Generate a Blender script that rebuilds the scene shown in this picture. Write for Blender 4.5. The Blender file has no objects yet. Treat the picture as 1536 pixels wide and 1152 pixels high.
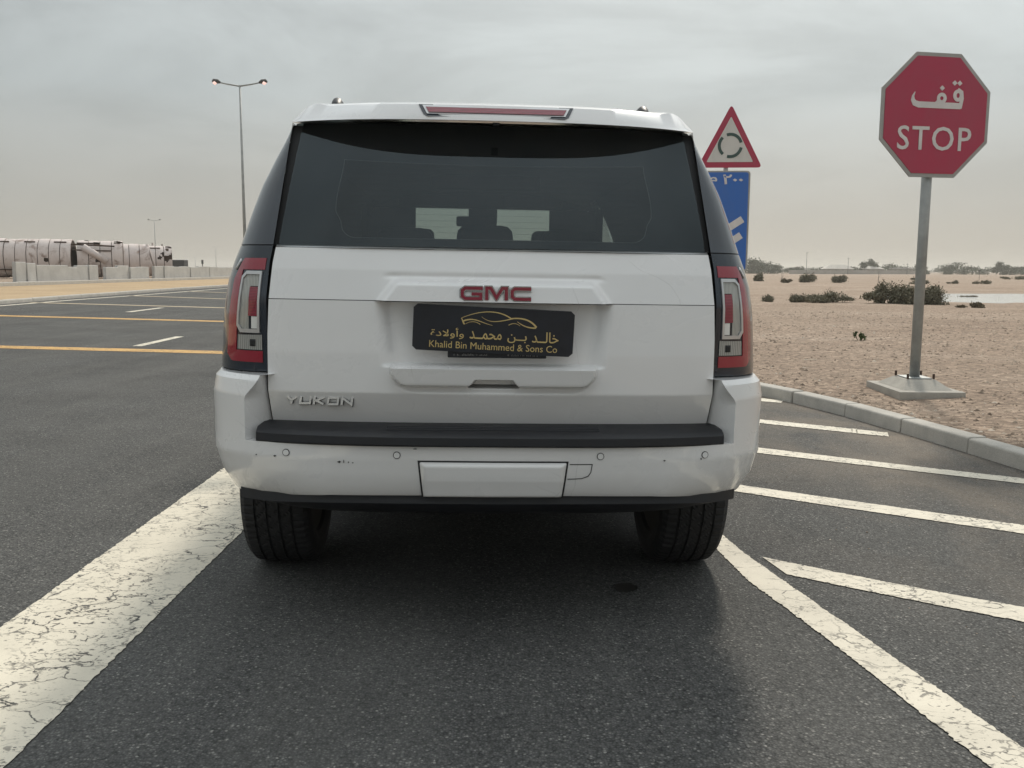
import bpy, bmesh, math, random
import numpy as np
from mathutils import Vector, Matrix
random.seed(7)
S = bpy.context.scene
COL = S.collection

# ------------------------------------------------------------------ camera
F_PX, PITCH, ROLL, CAMH = 1340.0, math.radians(7.281), 0.0043, 1.288
cam = bpy.data.cameras.new('camera')
cam.sensor_fit = 'HORIZONTAL'
cam.sensor_width = 36.0
cam.lens = 36.0 * F_PX / 1536.0
cam.clip_start, cam.clip_end = 0.05, 8000
camo = bpy.data.objects.new('camera', cam)
COL.objects.link(camo)
_f = Vector((0, math.cos(PITCH), -math.sin(PITCH)))
_u = Vector((0, math.sin(PITCH), math.cos(PITCH)))
_r = Vector((1, 0, 0))
_r2 = _r * math.cos(ROLL) + _u * math.sin(ROLL)
_u2 = -_r * math.sin(ROLL) + _u * math.cos(ROLL)
_m = Matrix((_r2, _u2, -_f)).transposed().to_4x4()
_m.translation = Vector((0, 0, CAMH))
camo.matrix_world = _m
S.camera = camo

# ------------------------------------------------------------------ sky and sun
SUN_AZ, SUN_EL = math.radians(15), math.radians(42)
sun_dir = Vector((math.sin(SUN_AZ) * math.cos(SUN_EL), math.cos(SUN_AZ) * math.cos(SUN_EL), math.sin(SUN_EL)))
W = bpy.data.worlds.new('World')
S.world = W
W.use_nodes = True
nt = W.node_tree
nt.nodes.clear()


def N(t, k, **kw):
    n = t.nodes.new(k)
    for a, b in kw.items():
        setattr(n, a, b)
    return n


def lk(t, a, b):
    t.links.new(a, b)


def wmath(t, op, a, b=None, c=None, clamp=False):
    n = N(t, 'ShaderNodeMath', operation=op)
    n.use_clamp = clamp
    for i, v in enumerate((a, b, c)):
        if v is None:
            continue
        if isinstance(v, (int, float)):
            n.inputs[i].default_value = v
        else:
            lk(t, v, n.inputs[i])
    return n.outputs[0]


def mixc(t, fac, a, b, mode='MIX'):
    n = N(t, 'ShaderNodeMix', data_type='RGBA', blend_type=mode)
    for i, v in ((0, fac), (6, a), (7, b)):
        if isinstance(v, (int, float)):
            n.inputs[i].default_value = v
        elif isinstance(v, (tuple, list)):
            n.inputs[i].default_value = tuple(v) + ((1,) if len(v) == 3 else ())
        else:
            lk(t, v, n.inputs[i])
    return n.outputs[2]


def ramp(t, fac, stops, interp='LINEAR'):
    n = N(t, 'ShaderNodeValToRGB')
    n.color_ramp.interpolation = interp
    e = n.color_ramp.elements
    while len(e) > len(stops):
        e.remove(e[-1])
    while len(e) < len(stops):
        e.new(1.0)
    for i, (p, c) in enumerate(stops):
        e[i].position = p
        e[i].color = (c, c, c, 1) if isinstance(c, (int, float)) else tuple(c) + (1,)
    lk(t, fac, n.inputs[0])
    return n.outputs[0]


sky = N(nt, 'ShaderNodeTexSky', sky_type='NISHITA')
sky.sun_disc = False
sky.sun_elevation, sky.sun_rotation = SUN_EL, SUN_AZ
sky.air_density, sky.dust_density = 1.0, 4.0
bg1 = N(nt, 'ShaderNodeBackground')
lk(nt, sky.outputs[0], bg1.inputs[0])
bg1.inputs[1].default_value = 0.05
# the cloud and dust veil: brighter towards the zenith and round the veiled sun
tc = N(nt, 'ShaderNodeTexCoord')
sep = N(nt, 'ShaderNodeSeparateXYZ')
lk(nt, tc.outputs['Generated'], sep.inputs[0])
zc = wmath(nt, 'MAXIMUM', sep.outputs[2], 0.0)
den = wmath(nt, 'ADD', zc, 0.16)
cx = wmath(nt, 'DIVIDE', sep.outputs[0], den)
cy = wmath(nt, 'DIVIDE', sep.outputs[1], den)
comb = N(nt, 'ShaderNodeCombineXYZ')
lk(nt, cx, comb.inputs[0])
lk(nt, cy, comb.inputs[1])
nz = N(nt, 'ShaderNodeTexNoise')
nz.inputs['Scale'].default_value = 1.05
nz.inputs['Detail'].default_value = 6
nz.inputs['Roughness'].default_value = 0.58
nz.inputs['Distortion'].default_value = 0.6
lk(nt, comb.outputs[0], nz.inputs['Vector'])
cl = ramp(nt, nz.outputs[0], [(0.33, 0.0), (0.66, 1.0)], 'EASE')
dotn = N(nt, 'ShaderNodeVectorMath', operation='DOT_PRODUCT')
lk(nt, tc.outputs['Generated'], dotn.inputs[0])
dotn.inputs[1].default_value = sun_dir
glow = wmath(nt, 'POWER', wmath(nt, 'MAXIMUM', dotn.outputs['Value'], 0.0), 7.0)
zen = wmath(nt, 'MULTIPLY', wmath(nt, 'POWER', zc, 1.6), 1.35)
bright = wmath(nt, 'ADD', wmath(nt, 'ADD', 1.0, zen), wmath(nt, 'MULTIPLY', glow, 0.9))
amp = wmath(nt, 'MULTIPLY', ramp(nt, zc, [(0.03, 0.0), (0.24, 1.0)]), 0.27)
cld = wmath(nt, 'MULTIPLY', wmath(nt, 'SUBTRACT', cl, 0.5), amp)
bright = wmath(nt, 'MULTIPLY', bright, wmath(nt, 'ADD', 1.0, cld))
veil = ramp(nt, zc, [(0.0, (0.43, 0.40, 0.345)), (0.06, (0.39, 0.385, 0.355)), (0.18, (0.355, 0.385, 0.385)), (1.0, (0.44, 0.465, 0.475))])
vm = mixc(nt, 1.0, veil, (1, 1, 1))
vm = N(nt, 'ShaderNodeVectorMath', operation='SCALE')
lk(nt, veil, vm.inputs[0])
lk(nt, bright, vm.inputs['Scale'])
bg2 = N(nt, 'ShaderNodeBackground')
lk(nt, vm.outputs[0], bg2.inputs[0])
bg2.inputs[1].default_value = 1.05
mx = N(nt, 'ShaderNodeMixShader')
mx.inputs[0].default_value = 0.9
lk(nt, bg1.outputs[0], mx.inputs[1])
lk(nt, bg2.outputs[0], mx.inputs[2])
wo = N(nt, 'ShaderNodeOutputWorld')
lk(nt, mx.outputs[0], wo.inputs[0])

sl = bpy.data.lights.new('sun', 'SUN')
sl.energy, sl.angle, sl.color = 2.5, math.radians(7), (1.0, 0.92, 0.80)
so = bpy.data.objects.new('sun', sl)
so.rotation_euler = (-sun_dir).to_track_quat('-Z', 'Y').to_euler()
so.location = sun_dir * 60
COL.objects.link(so)
S.view_settings.view_transform = 'Standard'
S.view_settings.look = 'None'
S.view_settings.exposure = 0.14
S.view_settings.gamma = 1.0
S.view_settings.use_curve_mapping = False
S.render.engine = 'CYCLES'
S.cycles.max_bounces = 8
S.cycles.diffuse_bounces = 3
S.cycles.glossy_bounces = 3
S.cycles.volume_bounces = 0
S.cycles.use_adaptive_sampling = True
S.cycles.adaptive_threshold = .02
S.cycles.transparent_max_bounces = 16
S.cycles.caustics_reflective = S.cycles.caustics_refractive = False


# ------------------------------------------------------------------ materials
def newmat(name):
    m = bpy.data.materials.new(name)
    m.use_nodes = True
    return m, m.node_tree, m.node_tree.nodes['Principled BSDF']


def setp(p, col=None, rough=None, metal=None, coat=None, coatr=None, spec=None):
    if col is not None:
        p.inputs['Base Color'].default_value = tuple(col) + (1,)
    if rough is not None:
        p.inputs['Roughness'].default_value = rough
    if metal is not None:
        p.inputs['Metallic'].default_value = metal
    if coat is not None:
        p.inputs['Coat Weight'].default_value = coat
    if coatr is not None:
        p.inputs['Coat Roughness'].default_value = coatr
    if spec is not None:
        p.inputs['Specular IOR Level'].default_value = spec


def noise(t, scale, detail=4, rough=0.5, vec=None, dist=0.0):
    n = N(t, 'ShaderNodeTexNoise')
    n.inputs['Scale'].default_value = scale
    n.inputs['Detail'].default_value = detail
    n.inputs['Roughness'].default_value = rough
    n.inputs['Distortion'].default_value = dist
    if vec is not None:
        lk(t, vec, n.inputs['Vector'])
    return n.outputs[0]


def objvec(t, scale=(1, 1, 1)):
    c = N(t, 'ShaderNodeTexCoord')
    m = N(t, 'ShaderNodeMapping')
    m.inputs['Scale'].default_value = scale
    lk(t, c.outputs['Object'], m.inputs[0])
    return m.outputs[0]


def geovec(t, scale=(1, 1, 1)):
    c = N(t, 'ShaderNodeNewGeometry')
    m = N(t, 'ShaderNodeMapping')
    m.inputs['Scale'].default_value = scale
    lk(t, c.outputs['Position'], m.inputs[0])
    return m.outputs[0]


def bump(t, p, h, strength, dist=0.01, to='Normal'):
    b = N(t, 'ShaderNodeBump')
    b.inputs['Strength'].default_value = strength
    b.inputs['Distance'].default_value = dist
    lk(t, h, b.inputs['Height'])
    lk(t, b.outputs[0], p.inputs[to])
    return b


MAT = {}


def simple(name, col, rough=0.5, metal=0.0, coat=0.0, var=0.0, vscale=6, bumps=0.0, bscale=60, spec=None):
    m, t, p = newmat(name)
    setp(p, col, rough, metal, coat, 0.05, spec)
    if var:
        v = objvec(t)
        n = noise(t, vscale, 5, 0.6, v)
        c = ramp(t, n, [(0.3, [x * (1 - var) for x in col]), (0.7, [min(1, x * (1 + var)) for x in col])])
        lk(t, c, p.inputs['Base Color'])
        lk(t, ramp(t, n, [(0.3, max(0, rough - .08)), (0.7, min(1, rough + .12))]), p.inputs['Roughness'])
    if bumps:
        bump(t, p, noise(t, bscale, 4, 0.6, objvec(t)), bumps, 0.01)
    MAT[name] = m
    return m


def emis(name, col, st, base=(.8, .8, .8)):
    m, t, p = newmat(name)
    setp(p, base, .3)
    p.inputs['Emission Color'].default_value = tuple(col) + (1,)
    p.inputs['Emission Strength'].default_value = st
    MAT[name] = m


def mk_asphalt():
    m, t, p = newmat('asphalt')
    v = geovec(t)
    vo = N(t, 'ShaderNodeTexVoronoi')
    vo.inputs['Scale'].default_value = 125
    lk(t, v, vo.inputs['Vector'])
    sp = N(t, 'ShaderNodeSeparateColor')
    lk(t, vo.outputs['Color'], sp.inputs[0])
    agg = ramp(t, sp.outputs[0], [(0.0, (.060, .061, .062)), (.55, (.104, .105, .104)), (.86, (.150, .150, .145)), (.955, (.21, .206, .196)), (1.0, (.36, .35, .325))])
    pits = ramp(t, vo.outputs['Distance'], [(0.25, 1.0), (.62, 0.45)])
    c = mixc(t, 1.0, agg, pits, 'MULTIPLY')
    n1 = noise(t, 55, 4, .7, v)
    c = mixc(t, ramp(t, n1, [(.35, 0.0), (.7, .55)]), c, (.135, .134, .128))
    n2 = noise(t, .9, 5, .6, v)
    c = mixc(t, 1.0, c, ramp(t, n2, [(.3, .82), (.7, 1.16)]), 'MULTIPLY')
    # wheel-polished and dusted streaks along the lane
    vs = geovec(t, (1.6, .12, 1))
    n3 = noise(t, 1.0, 4, .6, vs)
    c = mixc(t, ramp(t, n3, [(.42, 0.0), (.75, .28)]), c, (.165, .16, .148))
    # sand dust gathered near the right kerb
    g = N(t, 'ShaderNodeNewGeometry')
    s = N(t, 'ShaderNodeSeparateXYZ')
    lk(t, g.outputs['Position'], s.inputs[0])
    edge = wmath(t, 'MULTIPLY_ADD', s.outputs[1], .22, s.outputs[0])
    d = ramp(t, wmath(t, 'MULTIPLY', edge, .1), [(.20, 0.0), (.46, 1.0)])
    nd = ramp(t, noise(t, 1.3, 6, .62, geovec(t, (1, .6, 1)), .5), [(.38, 0.05), (.68, 1.0)])
    dust = wmath(t, 'MULTIPLY', wmath(t, 'MULTIPLY', d, nd), .72)
    grit = ramp(t, noise(t, 90, 3, .7, v), [(.35, .55), (.6, 1.0)])
    dust = wmath(t, 'MULTIPLY', dust, grit)
    c = mixc(t, dust, c, (.30, .245, .19))
    lk(t, c, p.inputs['Base Color'])
    setp(p, rough=.92, spec=.12)
    bump(t, p, wmath(t, 'ADD', vo.outputs['Distance'], n1), .75, .004)
    MAT['asphalt'] = m


def mk_paint(name, col, dirt=.5, crack=1.0):
    m, t, p = newmat(name)
    v = geovec(t)
    wv = N(t, 'ShaderNodeVectorMath', operation='ADD')
    ns = N(t, 'ShaderNodeTexNoise')
    ns.inputs['Scale'].default_value = 9
    ns.inputs['Detail'].default_value = 5
    lk(t, v, ns.inputs['Vector'])
    sc = N(t, 'ShaderNodeVectorMath', operation='SCALE')
    lk(t, ns.outputs['Color'], sc.inputs[0])
    sc.inputs['Scale'].default_value = .16
    lk(t, v, wv.inputs[0])
    lk(t, sc.outputs[0], wv.inputs[1])
    st = N(t, 'ShaderNodeMapping')
    st.inputs['Scale'].default_value = (.75, 1.5, 1)
    lk(t, wv.outputs[0], st.inputs[0])
    vo = N(t, 'ShaderNodeTexVoronoi', feature='DISTANCE_TO_EDGE')
    vo.inputs['Scale'].default_value = 5.5
    lk(t, st.outputs[0], vo.inputs['Vector'])
    vo2 = N(t, 'ShaderNodeTexVoronoi', feature='DISTANCE_TO_EDGE')
    vo2.inputs['Scale'].default_value = 17
    lk(t, st.outputs[0], vo2.inputs['Vector'])
    m1 = ramp(t, noise(t, 2.6, 4, .6, v), [(.38, 0.1), (.56, 1.0)])
    m2 = ramp(t, noise(t, 1.7, 4, .6, geovec(t, (1, 1.2, 1))), [(.42, 0.0), (.58, 1.0)])
    c1 = wmath(t, 'MULTIPLY', ramp(t, vo.outputs[0], [(.010, 1.0), (.024, 0.0)]), m1)
    c2 = wmath(t, 'MULTIPLY', ramp(t, vo2.outputs[0], [(.035, 1.0), (.085, 0.0)]), m2)
    brk = ramp(t, noise(t, 26, 3, .6, v), [(.50, 0.0), (.56, 1.0)])
    c2 = wmath(t, 'MULTIPLY', c2, brk)
    c1 = wmath(t, 'MULTIPLY', c1, ramp(t, noise(t, 14, 3, .6, v), [(.38, 0.0), (.48, 1.0)]))
    chips = ramp(t, noise(t, 60, 3, .6, geovec(t, (.7, 1.5, 1))), [(.635, 0.0), (.67, 1.0)])
    chips = wmath(t, 'MULTIPLY', chips, wmath(t, 'ADD', .25, m2))
    cr = wmath(t, 'MULTIPLY', wmath(t, 'MAXIMUM', wmath(t, 'MAXIMUM', c1, c2), chips), crack, clamp=True)
    gr = noise(t, 3.2, 6, .65, v)
    c = mixc(t, ramp(t, gr, [(.35, 0.0), (.75, dirt)]), col, [x * .62 for x in col])
    c = mixc(t, ramp(t, noise(t, 150, 3, .7, v), [(.5, 0.0), (.8, .35)]), c, [x * .6 for x in col])
    c = mixc(t, cr, c, (.06, .058, .054))
    lk(t, c, p.inputs['Base Color'])
    setp(p, rough=.7, spec=.35)
    h = wmath(t, 'SUBTRACT', wmath(t, 'MULTIPLY', noise(t, 120, 3, .6, v), .3), cr)
    bump(t, p, h, .6, .003)
    MAT[name] = m


def mk_desert():
    m, t, p = newmat('desert')
    v = geovec(t)
    n1 = noise(t, .35, 6, .62, geovec(t, (.45, 1, 1)), .4)
    c = ramp(t, n1, [(.28, (.285, .210, .158)), (.5, (.37, .282, .216)), (.72, (.45, .358, .285))])
    n2 = noise(t, 6, 6, .7, v)
    c = mixc(t, 1.0, c, ramp(t, n2, [(.25, .66), (.75, 1.22)]), 'MULTIPLY')
    vo = N(t, 'ShaderNodeTexVoronoi')
    vo.inputs['Scale'].default_value = 22
    lk(t, v, vo.inputs['Vector'])
    sp = N(t, 'ShaderNodeSeparateColor')
    lk(t, vo.outputs['Color'], sp.inputs[0])
    c = mixc(t, 1.0, c, ramp(t, sp.outputs[0], [(0, .60), (.7, 1.0), (1, 1.42)]), 'MULTIPLY')
    far = noise(t, .045, 5, .6, geovec(t, (.35, 1.2, 1)), .5)
    c = mixc(t, ramp(t, far, [(.45, 0.0), (.62, .5)]), c, (.31, .245, .19))
    lk(t, c, p.inputs['Base Color'])
    setp(p, rough=.95, spec=.15)
    h = wmath(t, 'ADD', wmath(t, 'MULTIPLY', n2, .8), wmath(t, 'MULTIPLY', vo.outputs['Distance'], .35))
    h = wmath(t, 'ADD', h, noise(t, 45, 4, .7, v))
    bump(t, p, h, .8, .03)
    MAT['desert'] = m


def mk_sand():
    m, t, p = newmat('paving_sand')
    v = geovec(t)
    c = ramp(t, noise(t, .5, 6, .6, v), [(.3, (.38, .28, .175)), (.7, (.47, .355, .23))])
    c = mixc(t, 1.0, c, ramp(t, noise(t, 9, 5, .7, v), [(.25, .85), (.75, 1.1)]), 'MULTIPLY')
    lk(t, c, p.inputs['Base Color'])
    setp(p, rough=.95, spec=.1)
    bump(t, p, noise(t, 30, 4, .7, v), .4, .02)
    MAT['paving_sand'] = m


def mk_concrete(name, a, b, sc=5, stain=.35):
    m, t, p = newmat(name)
    v = geovec(t)
    c = ramp(t, noise(t, sc, 6, .65, v), [(.3, a), (.7, b)])
    c = mixc(t, ramp(t, noise(t, sc * .35, 5, .7, v, 1.0), [(.5, 0.0), (.75, stain)]), c, [x * .55 for x in a])
    c = mixc(t, 1.0, c, ramp(t, noise(t, 160, 3, .7, v), [(.3, .82), (.7, 1.12)]), 'MULTIPLY')
    lk(t, c, p.inputs['Base Color'])
    setp(p, rough=.9, spec=.25)
    bump(t, p, noise(t, 70, 5, .7, v), .5, .006)
    MAT[name] = m


def mk_carpaint():
    m, t, p = newmat('white_paint')
    v = objvec(t)
    # dusty film: thicker towards the lower body
    n = noise(t, 3.0, 6, .62, v, .8)
    sp = N(t, 'ShaderNodeSeparateXYZ')
    lk(t, v, sp.inputs[0])
    low = ramp(t, sp.outputs[2], [(.5, .42), (1.2, .16)])
    f = wmath(t, 'MULTIPLY', ramp(t, n, [(.32, .3), (.72, 1.0)]), low)
    c = mixc(t, f, (.80, .80, .80), (.62, .60, .57))
    # hairline scratches
    w = N(t, 'ShaderNodeTexVoronoi', feature='DISTANCE_TO_EDGE')
    w.inputs['Scale'].default_value = 2.3
    dv = N(t, 'ShaderNodeVectorMath', operation='ADD')
    nn = N(t, 'ShaderNodeTexNoise')
    nn.inputs['Scale'].default_value = 1.7
    lk(t, v, nn.inputs['Vector'])
    lk(t, v, dv.inputs[0])
    lk(t, nn.outputs['Color'], dv.inputs[1])
    lk(t, dv.outputs[0], w.inputs['Vector'])
    scr = wmath(t, 'MULTIPLY', ramp(t, w.outputs[0], [(.0012, 1.0), (.004, 0.0)]), ramp(t, noise(t, 2.1, 3, .5, v), [(.53, 0.0), (.6, .30)]))
    c = mixc(t, scr, c, (.33, .32, .30))
    lk(t, c, p.inputs['Base Color'])
    lk(t, ramp(t, n, [(.3, .22), (.75, .42)]), p.inputs['Roughness'])
    setp(p, coat=1.0, coatr=.04)
    lk(t, ramp(t, n, [(.3, .015), (.8, .09)]), p.inputs['Coat Roughness'])
    MAT['white_paint'] = m


def mk_glass(name, tint, refl=1.0, rough=.02, ior=1.5):
    m = bpy.data.materials.new(name)
    m.use_nodes = True
    t = m.node_tree
    t.nodes.clear()
    tr = N(t, 'ShaderNodeBsdfTransparent')
    tr.inputs[0].default_value = tuple(tint) + (1,)
    gl = N(t, 'ShaderNodeBsdfGlossy')
    gl.inputs['Color'].default_value = (refl * .80, refl * .93, refl, 1)
    gl.inputs['Roughness'].default_value = rough
    lw_ = N(t, 'ShaderNodeLayerWeight')
    frv = wmath(t, 'MULTIPLY_ADD', wmath(t, 'POWER', lw_.outputs['Facing'], 5.0), .95, .045)
    df = N(t, 'ShaderNodeBsdfDiffuse')
    df.inputs[0].default_value = (.35, .33, .29, 1)
    md = N(t, 'ShaderNodeMixShader')
    v = objvec(t)
    lk(t, ramp(t, noise(t, 2.5, 6, .6, v, .7), [(.35, .015), (.75, .06)]), md.inputs[0])
    lk(t, tr.outputs[0], md.inputs[1])
    lk(t, df.outputs[0], md.inputs[2])
    mx_ = N(t, 'ShaderNodeMixShader')
    lk(t, frv, mx_.inputs[0])
    lk(t, md.outputs[0], mx_.inputs[1])
    lk(t, gl.outputs[0], mx_.inputs[2])
    o = N(t, 'ShaderNodeOutputMaterial')
    lk(t, mx_.outputs[0], o.inputs[0])
    MAT[name] = m


def mk_lens(name, col, ridge=0.0, axis=2):
    m, t, p = newmat(name)
    setp(p, col, .18, coat=1.0, coatr=.03)
    if ridge:
        v = objvec(t)
        w = N(t, 'ShaderNodeTexWave', bands_direction='XYZ'[axis])
        w.inputs['Scale'].default_value = ridge
        lk(t, v, w.inputs['Vector'])
        c = mixc(t, w.outputs[1], [x * .62 for x in col], [min(1, x * 1.25) for x in col])
        lk(t, c, p.inputs['Base Color'])
        bump(t, p, w.outputs[1], .4, .002)
    MAT[name] = m


def mk_tank():
    m, t, p = newmat('tank_paint')
    v = geovec(t)
    n = noise(t, .9, 7, .68, v, .6)
    n2 = noise(t, 3.4, 6, .7, geovec(t, (1, 1, .45)), .4)
    c = mixc(t, ramp(t, n2, [(.35, 0.0), (.8, .6)]), (.66, .59, .56), (.50, .42, .385))
    c = mixc(t, ramp(t, n, [(.55, 0.0), (.66, .75)]), c, (.20, .12, .085))
    lk(t, c, p.inputs['Base Color'])
    setp(p, rough=.8, spec=.2)
    bump(t, p, n2, .4, .03)
    MAT['tank_paint'] = m


def mk_leaf(name, a, b):
    m, t, p = newmat(name)
    v = geovec(t)
    wn = N(t, 'ShaderNodeTexWhiteNoise')
    g = N(t, 'ShaderNodeNewGeometry')
    try:
        c = ramp(t, g.outputs['Random Per Island'], [(0, a), (1, b)])
    except KeyError:
        c = ramp(t, noise(t, 5, 3, .5, v), [(.3, a), (.7, b)])
    lk(t, c, p.inputs['Base Color'])
    setp(p, rough=.8, spec=.2)
    MAT[name] = m


def mk_sign(name, col, rough=.35):
    m, t, p = newmat(name)
    v = objvec(t)
    n = noise(t, 4.0, 6, .65, geovec(t, (1, 1, .5)), .6)
    c = mixc(t, ramp(t, n, [(.4, 0.0), (.8, .4)]), col, [x * .55 + .06 for x in col])
    lk(t, c, p.inputs['Base Color'])
    setp(p, rough=rough, coat=.25, coatr=.2)
    MAT[name] = m


mk_asphalt()
mk_paint('line_white', (.70, .645, .53), .45, 1.0)
mk_paint('line_plain', (.66, .61, .505), .65, .8)
mk_paint('line_yellow', (.60, .36, .12), .6, 1.0)
mk_paint('line_faded', (.45, .37, .25), .6, .7)
mk_desert()
mk_sand()
mk_concrete('kerb_concrete', (.40, .38, .345), (.50, .475, .43))
mk_concrete('barrier_concrete', (.44, .44, .43), (.56, .56, .545), 1.4, .3)
mk_concrete('footing_concrete', (.34, .32, .285), (.43, .405, .36), 6, .2)
mk_carpaint()
mk_glass('rear_glass', (.33, .36, .36), 1.0, .015)
mk_glass('windscreen_glass', (.74, .86, .80), 1.0, .01)
mk_glass('privacy_glass', (.10, .11, .11), 1.0, .015)
mk_glass('clear_glass', (.70, .80, .75), 1.0, .01)
simple('gloss_black', (.012, .020, .032), .16, coat=.6, var=.3, vscale=4)
simple('black_plastic', (.008, .009, .012), .5, var=.35, vscale=7, bumps=.12, bscale=300)
simple('trim_dark', (.012, .012, .013), .6)
simple('interior_dark', (.022, .021, .022), .8)
simple('interior_liner', (.040, .037, .034), .9)
simple('seat_leather', (.018, .016, .016), .5)
simple('under_dark', (.035, .033, .030), .8, var=.4)
simple('badge_rim', (.42, .42, .43), .2, metal=.8)
simple('letter_chrome', (.72, .72, .71), .22, metal=.35)
simple('chrome', (.62, .62, .62), .12, metal=1.0)
simple('silver_trim', (.60, .60, .60), .28, metal=.6)
simple('rim_alloy', (.45, .45, .46), .3, metal=.9)
simple('rubber', (.018, .018, .019), .75, var=.4, vscale=9, bumps=.2, bscale=120)
simple('galvanised', (.34, .355, .35), .5, metal=.25, var=.22, vscale=5)
simple('sign_grey', (.34, .34, .325), .5, metal=.2, var=.15)
mk_lens('lens_red', (.28, .012, .03))
mk_lens('lens_red_ribbed', (.24, .012, .032), 60, 2)
mk_lens('lens_clear', (.40, .40, .37), 55, 0)
mk_lens('lens_bright', (.78, .78, .75))
mk_lens('lens_reverse', (.34, .34, .32), 42, 0)
simple('emblem_red', (.25, .012, .035), .3, coat=.8)
simple('plate_black', (.012, .014, .020), .4, var=.2, vscale=20)
simple('gold_print', (.62, .47, .20), .4, metal=.1)
simple('grey_print', (.30, .30, .30), .5)
mk_sign('sign_red', (.38, .022, .065))
mk_sign('sign_white', (.60, .59, .56))
mk_sign('sign_blue', (.018, .125, .46))
mk_sign('sign_green', (.03, .07, .06))
simple('letter_white', (.62, .60, .585), .4, var=.1)
mk_tank()
simple('rust_dark', (.06, .036, .026), .9, var=.4)
simple('steel_brown', (.16, .12, .10), .8, var=.3)
mk_leaf('leaf_bush', (.12, .115, .08), (.25, .23, .165))
mk_leaf('leaf_dry', (.11, .09, .06), (.20, .165, .11))
mk_leaf('leaf_tree', (.030, .044, .026), (.075, .092, .05))
mk_leaf('leaf_fresh', (.06, .10, .035), (.11, .15, .06))
simple('bark', (.10, .075, .055), .9, var=.3)
simple('stone', (.30, .235, .18), .9, var=.35, vscale=14)
simple('wall_far', (.36, .335, .31), .9, var=.15, vscale=.4)
simple('roof_far', (.50, .465, .42), .85, var=.12, vscale=.4)
simple('roof_dark', (.11, .105, .10), .9)
simple('post_dark', (.07, .07, .07), .7)
emis('lamp_lit', (1.0, .55, .48), .8)
m, t, p = newmat('pond_water')
setp(p, (.52, .53, .52), .12, spec=.6)
bump(t, p, noise(t, 3.0, 4, .6, geovec(t)), .04, .02)
MAT['pond_water'] = m
m, t, p = newmat('oil')
setp(p, (.010, .010, .010), .35)
MAT['oil'] = m


# ------------------------------------------------------------------ mesh helpers
def obj(name, vs, fs, mat, parent=None, smooth=False, sharp=None):
    me = bpy.data.meshes.new(name)
    me.from_pydata([tuple(v) for v in vs], [], fs)
    bm = bmesh.new()
    bm.from_mesh(me)
    bmesh.ops.recalc_face_normals(bm, faces=bm.faces)
    bm.to_mesh(me)
    bm.free()
    o = bpy.data.objects.new(name, me)
    me.materials.append(MAT[mat])
    if smooth:
        me.shade_smooth()
        if sharp:
            me.set_sharp_from_angle(angle=math.radians(sharp))
    COL.objects.link(o)
    if parent:
        o.parent = parent
    return o


def empty(name, loc=(0, 0, 0), rot=(0, 0, 0)):
    o = bpy.data.objects.new(name, None)
    o.empty_display_size = .2
    o.location, o.rotation_euler = loc, rot
    COL.objects.link(o)
    return o


def tag(o, label=None, cat=None, group=None, kind=None):
    if label:
        o['label'] = label
    if cat:
        o['category'] = cat
    if group:
        o['group'] = group
    if kind:
        o['kind'] = kind
    return o


def grid(fn, nu, nv):
    vs = [fn(i / nu, j / nv) for j in range(nv + 1) for i in range(nu + 1)]
    fs = [(j * (nu + 1) + i, j * (nu + 1) + i + 1, (j + 1) * (nu + 1) + i + 1, (j + 1) * (nu + 1) + i)
          for j in range(nv) for i in range(nu)]
    return vs, fs


def join(parts):
    V, Fc = [], []
    for vs, fs in parts:
        b = len(V)
        V += [tuple(v) for v in vs]
        Fc += [tuple(i + b for i in f) for f in fs]
    return V, Fc


def box(x0, x1, y0, y1, z0, z1):
    vs = [(x, y, z) for z in (z0, z1) for y in (y0, y1) for x in (x0, x1)]
    return vs, [(0, 2, 3, 1), (4, 5, 7, 6), (0, 1, 5, 4), (2, 6, 7, 3), (0, 4, 6, 2), (1, 3, 7, 5)]


def bbox(x0, x1, y0, y1, z0, z1, bev=.01, seg=2):
    vs, fs = box(x0, x1, y0, y1, z0, z1)
    bm = bmesh.new()
    bv = [bm.verts.new(v) for v in vs]
    for f in fs:
        bm.faces.new([bv[i] for i in f])
    bmesh.ops.bevel(bm, geom=list(bm.edges), offset=bev, segments=seg, profile=.6, affect='EDGES')
    bm.verts.index_update()
    r = ([tuple(v.co) for v in bm.verts], [tuple(v.index for v in f.verts) for f in bm.faces])
    bm.free()
    return r


def tube(pts, rads, n=12, cap=True):
    pts = [Vector(p) for p in pts]
    if not isinstance(rads, (list, tuple)):
        rads = [rads] * len(pts)
    V, Fc = [], []
    up = None
    for i, p in enumerate(pts):
        d = (pts[min(i + 1, len(pts) - 1)] - pts[max(i - 1, 0)]).normalized()
        if up is None:
            up = Vector((0, 0, 1)) if abs(d.z) < .9 else Vector((1, 0, 0))
        a = d.cross(up).normalized()
        b = a.cross(d).normalized()
        up = b
        for k in range(n):
            th = 2 * math.pi * k / n
            V.append(tuple(p + (a * math.cos(th) + b * math.sin(th)) * rads[i]))
    for i in range(len(pts) - 1):
        for k in range(n):
            Fc.append((i * n + k, i * n + (k + 1) % n, (i + 1) * n + (k + 1) % n, (i + 1) * n + k))
    if cap:
        Fc.append(tuple(range(n - 1, -1, -1)))
        Fc.append(tuple((len(pts) - 1) * n + k for k in range(n)))
    return V, Fc


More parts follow.
